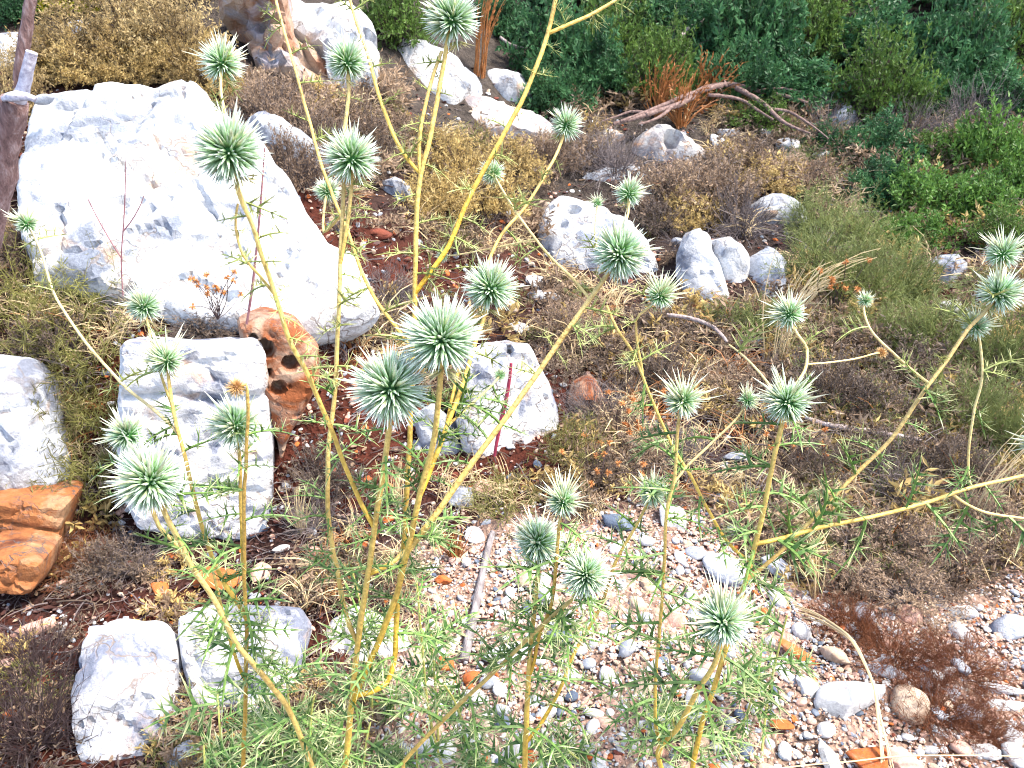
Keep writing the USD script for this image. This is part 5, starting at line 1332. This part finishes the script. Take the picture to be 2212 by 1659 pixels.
class Plant:
    def __init__(self, label, root_px, Y, seed):
        self.rng = np.random.default_rng(seed)
        b = at(*root_px, Y)
        self.base = np.array([b[0], b[1], H(b[0], b[1])])
        self.p = thing('globe_thistle', label, 'thistle', self.base)
        self.curves = []
        self.first = True

    def stem(self, pts, Y, w=(11, 8), head=None, young=0., dry=False, pale=0., brown=0., leaves=1., name=None, hl=None, end_leaves=True, leafpx=1.):
        """pts from the foot or fork to the tip, in photo pixels; Y: distance of the tip (the foot's comes from the stem it leaves)."""
        rng = self.rng
        pts = [tuple(map(float, q)) for q in pts]
        if self.curves and not isinstance(Y, tuple):
            allp = np.vstack([c for c, _ in self.curves])
            k = np.argmin(np.linalg.norm(pix(allp) - pts[0], axis=1))
            start = allp[k]
            Y0, Y1 = start[1], Y
        else:
            start = None
            Y0, Y1 = Y if isinstance(Y, tuple) else (Y, Y)
        full = pts + ([(head[0], head[1])] if head else [])
        ln = np.r_[0, np.cumsum(np.hypot(*np.diff(np.array(full), axis=0).T))]
        Ys = Y0 + (Y1 - Y0) * ln / ln[-1]
        P = np.array([at(x, y, yy) for (x, y), yy in zip(full, Ys)])
        if start is not None:
            P[0] = start
        elif pts[0][1] > 1620:
            foot = P[0].copy()
            foot[2] = H(foot[0], foot[1]) - .03
            P = np.vstack([foot, P])
        path = smooth_path(P, .012)
        path = path + (meshkit.fbm(path * 22, 2, 3)[:, None] - .5) * .0025 * np.array([1, .5, 0]) * np.minimum(1, np.arange(len(path)) / 5)[:, None]
        s = depth(P[-1]) / F
        r = np.array(w) / 2 * s
        sides = 10 if w[0] > 6 else 7
        v, f = tube(path, np.linspace(r[0], r[1], 8), sides, rib=.10 if w[0] > 6 else 0, ribs=5)
        tt = np.clip(np.repeat(np.linspace(0, 1, len(path)), sides), 0, 1)
        tt = np.r_[tt, 0, 1][:, None]
        col = (Y_STEM * (1 - tt) + (Y_STEM * .55 + P_STEM * .45) * tt) * (1 - pale) + P_STEM * pale
        col = col * (1 - brown) + B_STEM * brown
        blot = meshkit.fbm(v * [50, 50, 9], 3, 8)[:, None]
        col = col * (1 - .45 * sstep(.55, .72, blot)) + np.array([.34, .20, .05]) * .45 * sstep(.55, .72, blot)
        part(self.p, name or ('stem' if self.first else 'branch'), (v, f), M['thistle_stem'], col, smooth=True)
        self.first = False
        self.curves.append((path, r))
        # leaves at the nodes
        if leaves > 0:
            pp_ = pix(path)
            step = 62 / leaves
            arc = np.r_[0, np.cumsum(np.hypot(*np.diff(pp_, axis=0).T))]
            q = rng.uniform(10, 40)
            while q < arc[-1] - (12 if head else 0):
                k = min(np.searchsorted(arc, q), len(path) - 2)
                if -40 < pp_[k][1] < 1720 and -40 < pp_[k][0] < 2260:
                    low = np.clip((pp_[k][1] - 150) / 1350, 0, 1)
                    tg = unit(path[k + 1] - path[k])
                    for _ in range(rng.integers(1, 3) + (1 if low > .7 and rng.random() < .6 else 0)):
                        out = perp(tg[None], rng)[0]
                        out[1] *= .55
                        dn = unit(out + tg * rng.uniform(-.15, .6) + np.array([0, 0, -.1]))
                        Lpx = (50 + 88 * low ** 1.3) * rng.uniform(.6, 1.35) * leafpx
                        lv, lf, lc = thistle_leaf(path[k], dn, tg + rng.normal(0, .2, 3), Lpx * s, rng, pairs=3 if low < .4 else 4, broad=.46 if low < .5 else .42, bend=rng.uniform(.05, .5))
                        if low < .5:
                            lc = lc * (1 - .4) + .4 * np.array([.50, .46, .16]) * rng.uniform(.7, 1.2)
                        part(self.p, 'leaf', (lv, lf), M['thistle_leaf'], lc)
                q += step * rng.uniform(.6, 1.4)
        if head:
            c = P[-1]
            ax = unit(unit(P[-1] - path[-6]) + np.array([0, -.35, .35]))
            flower_head(self.p, c, head[2] * depth(c) / F, ax, rng, young, dry, hl)


A = Plant('tall central yellow-stemmed globe thistle carrying the twin large green heads', (740, 1700), .84, 41)
A.stem([(738, 1700), (746, 1656), (758, 1528), (780, 1339), (810, 1137), (825, 1040), (841, 925)], (.84, .80), (20, 12), (843, 842, 80))
A.stem([(758, 1526), (795, 1440), (831, 1356), (854, 1292), (881, 1187), (905, 1078), (942, 923), (950, 835)], .80, (17, 12), (953, 736, 84))
A.stem([(884, 1184), (945, 1105), (1023, 994), (1080, 919), (1178, 781), (1232, 704), (1300, 610)], .92, (14, 10), (1338, 550, 62), .25, pale=.35)
A.stem([(806, 1140), (772, 1070), (745, 1007), (718, 933), (688, 862), (661, 801), (634, 754), (593, 636), (566, 552), (545, 490), (515, 420)], .76, (13, 10), (496, 330, 76), .12, pale=.15)
A.stem([(596, 640), (560, 595), (526, 552), (508, 490), (512, 440)], .78, (7, 5), pale=.3)
A.stem([(764, 1390), (745, 1322), (733, 1258), (708, 1105), (710, 960), (722, 860), (735, 585), (741, 420), (744, 300), (752, 190)], .96, (12, 8), (749, 136, 47), .1, pale=.35)
A.stem([(738, 560), (748, 500), (757, 420)], .93, (9, 7), (759, 345, 60), .2, pale=.3)
A.stem([(800, 1240), (840, 1220), (875, 1190)], .86, (12, 10), leaves=.5)
A.stem([(770, 1500), (830, 1480), (852, 1420), (858, 1312), (874, 1150), (882, 1000), (892, 760), (897, 600), (898, 500), (906, 390), (932, 286), (949, 185), (965, 101)], 1.06, (13, 9), (977, 45, 58), .05)
A.stem([(903, 385), (905, 330), (917, 236), (935, 162), (955, 110)], 1.05, (9, 7), pale=.25)
A.stem([(902, 384), (864, 320), (817, 202), (794, 118), (763, 24), (750, -40)], 1.12, (9, 6), pale=.1)
A.stem([(897, 632), (950, 560), (965, 539), (1009, 435), (1070, 323), (1131, 209), (1181, 78), (1203, -10), (1215, -60)], 1.1, (11, 9))
A.stem([(1181, 76), (1230, 52), (1270, 35), (1340, -5), (1400, -40)], 1.12, (8, 6), pale=.2)
A.stem([(890, 750), (871, 727), (810, 646), (768, 552), (752, 505), (720, 430), (694, 354), (671, 270), (637, 145), (610, 54), (590, -30)], 1.12, (8, 6), pale=.2)
A.stem([(704, 470), (698, 500), (700, 452)], 1.12, (6, 5), (707, 415, 29), .3, pale=.5, leaves=.0)
A.stem([(908, 1078), (940, 990), (969, 909), (992, 849), (1030, 730), (1045, 690)], .94, (11, 8), (1059, 625, 57), .12)
A.stem([(968, 912), (1010, 880), (1057, 838)], 1.0, (6, 4), (1080, 812, 16), .5, pale=.3)
A.stem([(1274, 645), (1240, 605), (1181, 546), (1121, 468), (1080, 401)], 1.06, (6, 5), (1065, 375, 27), .1, pale=.6, leaves=.5)
A.stem([(1150, 517), (1060, 537), (975, 552)], 1.06, (4, 3), (958, 553, 15), .3, pale=.8, leaves=.4)
A.stem([(960, 925), (1000, 760), (1052, 575), (1083, 506), (1134, 448), (1181, 371), (1212, 308)], 1.12, (8, 6), (1222, 272, 35), .2, pale=.15, leaves=.9)
A.stem([(1320, 580), (1345, 500), (1358, 450)], 1.0, (6, 5), (1358, 420, 33), .35, pale=.5, leaves=.6)
A.stem([(1310, 590), (1285, 500), (1288, 460)], 1.0, (3, 3), (1290, 440, 15), .6, pale=.4, leaves=.3)
A.stem([(540, 470), (500, 330), (490, 260), (477, 185)], .98, (7, 6), (480, 138, 47), .25, pale=.7, leaves=.7)

B = Plant('brown vertical globe thistle with a dry tan head, left of the central plant', (523, 1700), .92, 42)
B.stem([(521, 1700), (524, 1656), (529, 1541), (532, 1406), (529, 1271), (526, 1103), (532, 957), (536, 860), (532, 830)], (.92, .90), (14, 7), (511, 838, 22), 0, True, brown=.45, leaves=.9, hl='dried tan flower head')
B.stem([(529, 1235), (522, 1170), (520, 1105), (516, 985)], .93, (9, 7), (510, 920, 57), .35, pale=.1)
B.stem([(530, 1330), (519, 1312), (479, 1251), (458, 1204), (428, 1108), (404, 1007), (381, 916), (366, 835)], .98, (11, 7), (360, 780, 42), .8, pale=.1)
B.stem([(528, 1470), (512, 1430), (485, 1340), (470, 1280), (458, 1225)], .94, (8, 6), leaves=1.1)
B.stem([(384, 930), (364, 913), (270, 835), (202, 761), (158, 704), (118, 636), (91, 552), (75, 512)], 1.1, (7, 4.5), (58, 485, 28), .75, pale=.85, leaves=.35)
B.stem([(372, 880), (345, 800), (328, 740), (321, 705)], 1.05, (6, 5), (312, 664, 39), .3, pale=.3, leaves=.5)

C = Plant('arching globe thistle at lower left with the big pale-spined head before the block', (700, 1710), .80, 43)
C.stem([(702, 1710), (674, 1656), (627, 1541), (553, 1440), (506, 1383), (462, 1292), (408, 1214), (375, 1145), (355, 1105)], (.84, .78), (17, 11), (326, 1040, 76), .35, pale=.25)
C.stem([(412, 1222), (385, 1180), (345, 1140), (330, 1100), (305, 1010)], .86, (10, 7), (275, 940, 44), .5, pale=.4)

D = Plant('globe thistle right of centre with two stacked heads above the gravel', (1133, 1700), 1.0, 44)
D.stem([(1132, 1700), (1134, 1656), (1137, 1575), (1142, 1457), (1148, 1379), (1156, 1305), (1163, 1238)], (1.0, 1.0), (15, 10), (1161, 1172, 54), .35)
D.stem([(1144, 1470), (1151, 1440), (1168, 1366), (1195, 1292), (1202, 1204), (1210, 1132)], .97, (9, 7), (1216, 1085, 40), 1., brown=.35)
D.stem([(1137, 1600), (1171, 1558), (1211, 1484), (1238, 1416), (1302, 1298), (1326, 1221), (1373, 1137), (1390, 1105)], 1.1, (9, 6), (1408, 1066, 34), .5)
D.stem([(870, 1650), (881, 1636), (979, 1534), (1087, 1433), (1141, 1379), (1200, 1325), (1240, 1290)], (.98, .97), (11, 8), (1265, 1243, 54), .3, pale=.2, brown=.15)

E = Plant('wide globe thistle at right with long brown side stems and many small heads', (1450, 1705), 1.05, 45)
E.stem([(1440, 1705), (1422, 1625), (1467, 1568), (1507, 1491), (1548, 1423)], (1.05, .95), (13, 11), (1562, 1345, 62), .75)
E.stem([(1424, 1612), (1416, 1560), (1420, 1420), (1427, 1339), (1434, 1238), (1441, 1103), (1458, 1024), (1464, 925)], 1.05, (9, 7), (1475, 868, 43), .9, pale=.15)
E.stem([(1490, 1700), (1497, 1656), (1514, 1575), (1541, 1491), (1565, 1410), (1590, 1330), (1612, 1252), (1629, 1187), (1652, 1091), (1666, 1017), (1684, 940)], (1.08, 1.05), (14, 10), (1700, 870, 53), .6, leaves=1.1)
E.stem([(1640, 1172), (1700, 1160), (1757, 1143), (1898, 1113), (2006, 1084), (2094, 1054), (2212, 1027), (2290, 1005)], 1.2, (9, 7), (2250, 960, 40), .6, pale=.15, leaves=.9)
E.stem([(1616, 1248), (1676, 1201), (1753, 1123), (1855, 1017), (1929, 943), (1993, 849), (2053, 768), (2090, 712), (2130, 670)], 1.2, (9, 8), (2157, 636, 47), .4, pale=.45, brown=.25, leaves=.8)
E.stem([(2095, 1052), (2092, 1020), (2094, 956), (2104, 889), (2121, 822), (2117, 740)], 1.22, (6, 5), (2108, 706, 30), .6, pale=.7, leaves=.5)
E.stem([(2140, 660), (2165, 610), (2172, 585)], 1.25, (6, 5), (2166, 550, 40), .75, pale=.6, leaves=.4)
E.stem([(2000, 830), (1935, 768), (1878, 707), (1866, 672)], 1.3, (6, 5), (1869, 650, 18), .5, pale=.6, leaves=.5)
E.stem([(2050, 1070), (2124, 1105), (2212, 1120), (2280, 1130)], 1.2, (6, 5), pale=.6, leaves=.4)
E.stem([(1618, 1215), (1580, 1180), (1531, 1105), (1487, 1020), (1467, 990), (1441, 940), (1400, 845), (1367, 761), (1333, 710), (1310, 660)], 1.12, (8, 6), pale=.1, leaves=1.1)
E.stem([(1390, 815), (1387, 800), (1376, 735), (1374, 690), (1400, 665)], 1.12, (6, 5), (1425, 640, 36), 1., pale=.4, leaves=.8)
E.stem([(1455, 1045), (1480, 1012), (1531, 963), (1602, 889)], 1.1, (6, 5), (1614, 865, 24), .8, pale=.7, leaves=.5)
E.stem([(1700, 905), (1715, 840), (1742, 788), (1743, 754), (1716, 712)], 1.18, (7, 6), (1706, 680, 38), .6, pale=.6, leaves=.6)
E.stem([(1746, 786), (1800, 782), (1860, 772), (1888, 764)], 1.22, (4, 3.5), (1903, 762, 14), .2, True, pale=.8, leaves=.0, hl='tiny dried bud')
E.stem([(1690, 880), (1646, 811), (1610, 772), (1575, 745)], 1.2, (6, 4), pale=.7, leaves=.6)

# leafy lower growth of other thistle plants round the stems
rng = np.random.default_rng(99)
ros = []
for k, (px, py) in enumerate([(470, 1500), (540, 1600), (620, 1420), (640, 1560), (700, 1640), (800, 1560), (860, 1500), (900, 1620), (930, 1360), (830, 1640), (600, 1640), (440, 1610), (1000, 1320), (960, 1480), (1450, 1500), (1380, 1620), (1520, 1600), (1600, 1560), (1640, 1460), (1700, 1330), (1580, 1660), (680, 1500), (900, 1260), (760, 1230), (1060, 1640), (1250, 1640)]):
    if k in (9, 12, 15, 17):
        continue
    lb = f'low green spiny thistle growth ' + ['over the cracked white stone', 'at the bottom edge before the cracked stone', 'left of the main yellow stems', 'between the arching and the main stem', 'at the foot of the main yellow stem', 'right of the foot of the main stem',
         'right of the main fork', 'at the bottom edge, right of the main stem', 'above the orange stone at bottom centre', 'at the bottom edge by the main stem foot', 'at the bottom edge left of the arching stem', 'beside the rounded grey stone at the bottom', 'over the dead stick',
         'left of the white oval cobble', 'around the right-hand yellow stem', 'at the bottom edge by the right-hand stem', 'at the foot of the right-hand pair of stems', 'below the long-spined head at lower right', 'right of the long-spined head at lower right', 'by the top of the bent straw',
         'at the bottom edge under the long-spined head', 'between cracked stone and main stem', 'behind the main fork', 'left of the two rising main stems', 'at the bottom edge by the white blocky stone', 'at the bottom edge in open gravel'][k]
    Yk = rng.uniform(1.0, 1.3)
    c = at(px, py, Yk)
    hgt = c[2] - H(c[0], c[1])
    foot = np.array([c[0] + rng.normal(0, .03), c[1] + rng.normal(0, .03), 0]); foot[2] = H(foot[0], foot[1])
    t = thing('thistle_seedling', lb, 'thistle', foot)
    path = smooth_path([foot - [0, 0, .02], (foot + c) / 2 + rng.normal(0, .02, 3), c], .015)
    v, f = tube(path, np.array([.003, .0018]), 7)
    part(t, 'stem', (v, f), M['thistle_stem'], np.tile(np.array([.40, .38, .10]), (len(v), 1)), smooth=True)
    s = depth(c) / F
    for j in range(10):
        u = rng.uniform(.25, 1.) ** .7
        i_ = min(int(u * (len(path) - 1)), len(path) - 2)
        dn = unit(np.array([rng.normal(0, 1), rng.normal(0, .7), rng.normal(.1, .5)]))
        lv, lf, lc = thistle_leaf(path[i_], dn, np.array([rng.normal(0, .3), -.3, 1.]), rng.uniform(60, 140) * s, rng, 4, .5, rng.uniform(0, .4))
        part(t, 'leaf', (lv, lf), M['thistle_leaf'], lc)
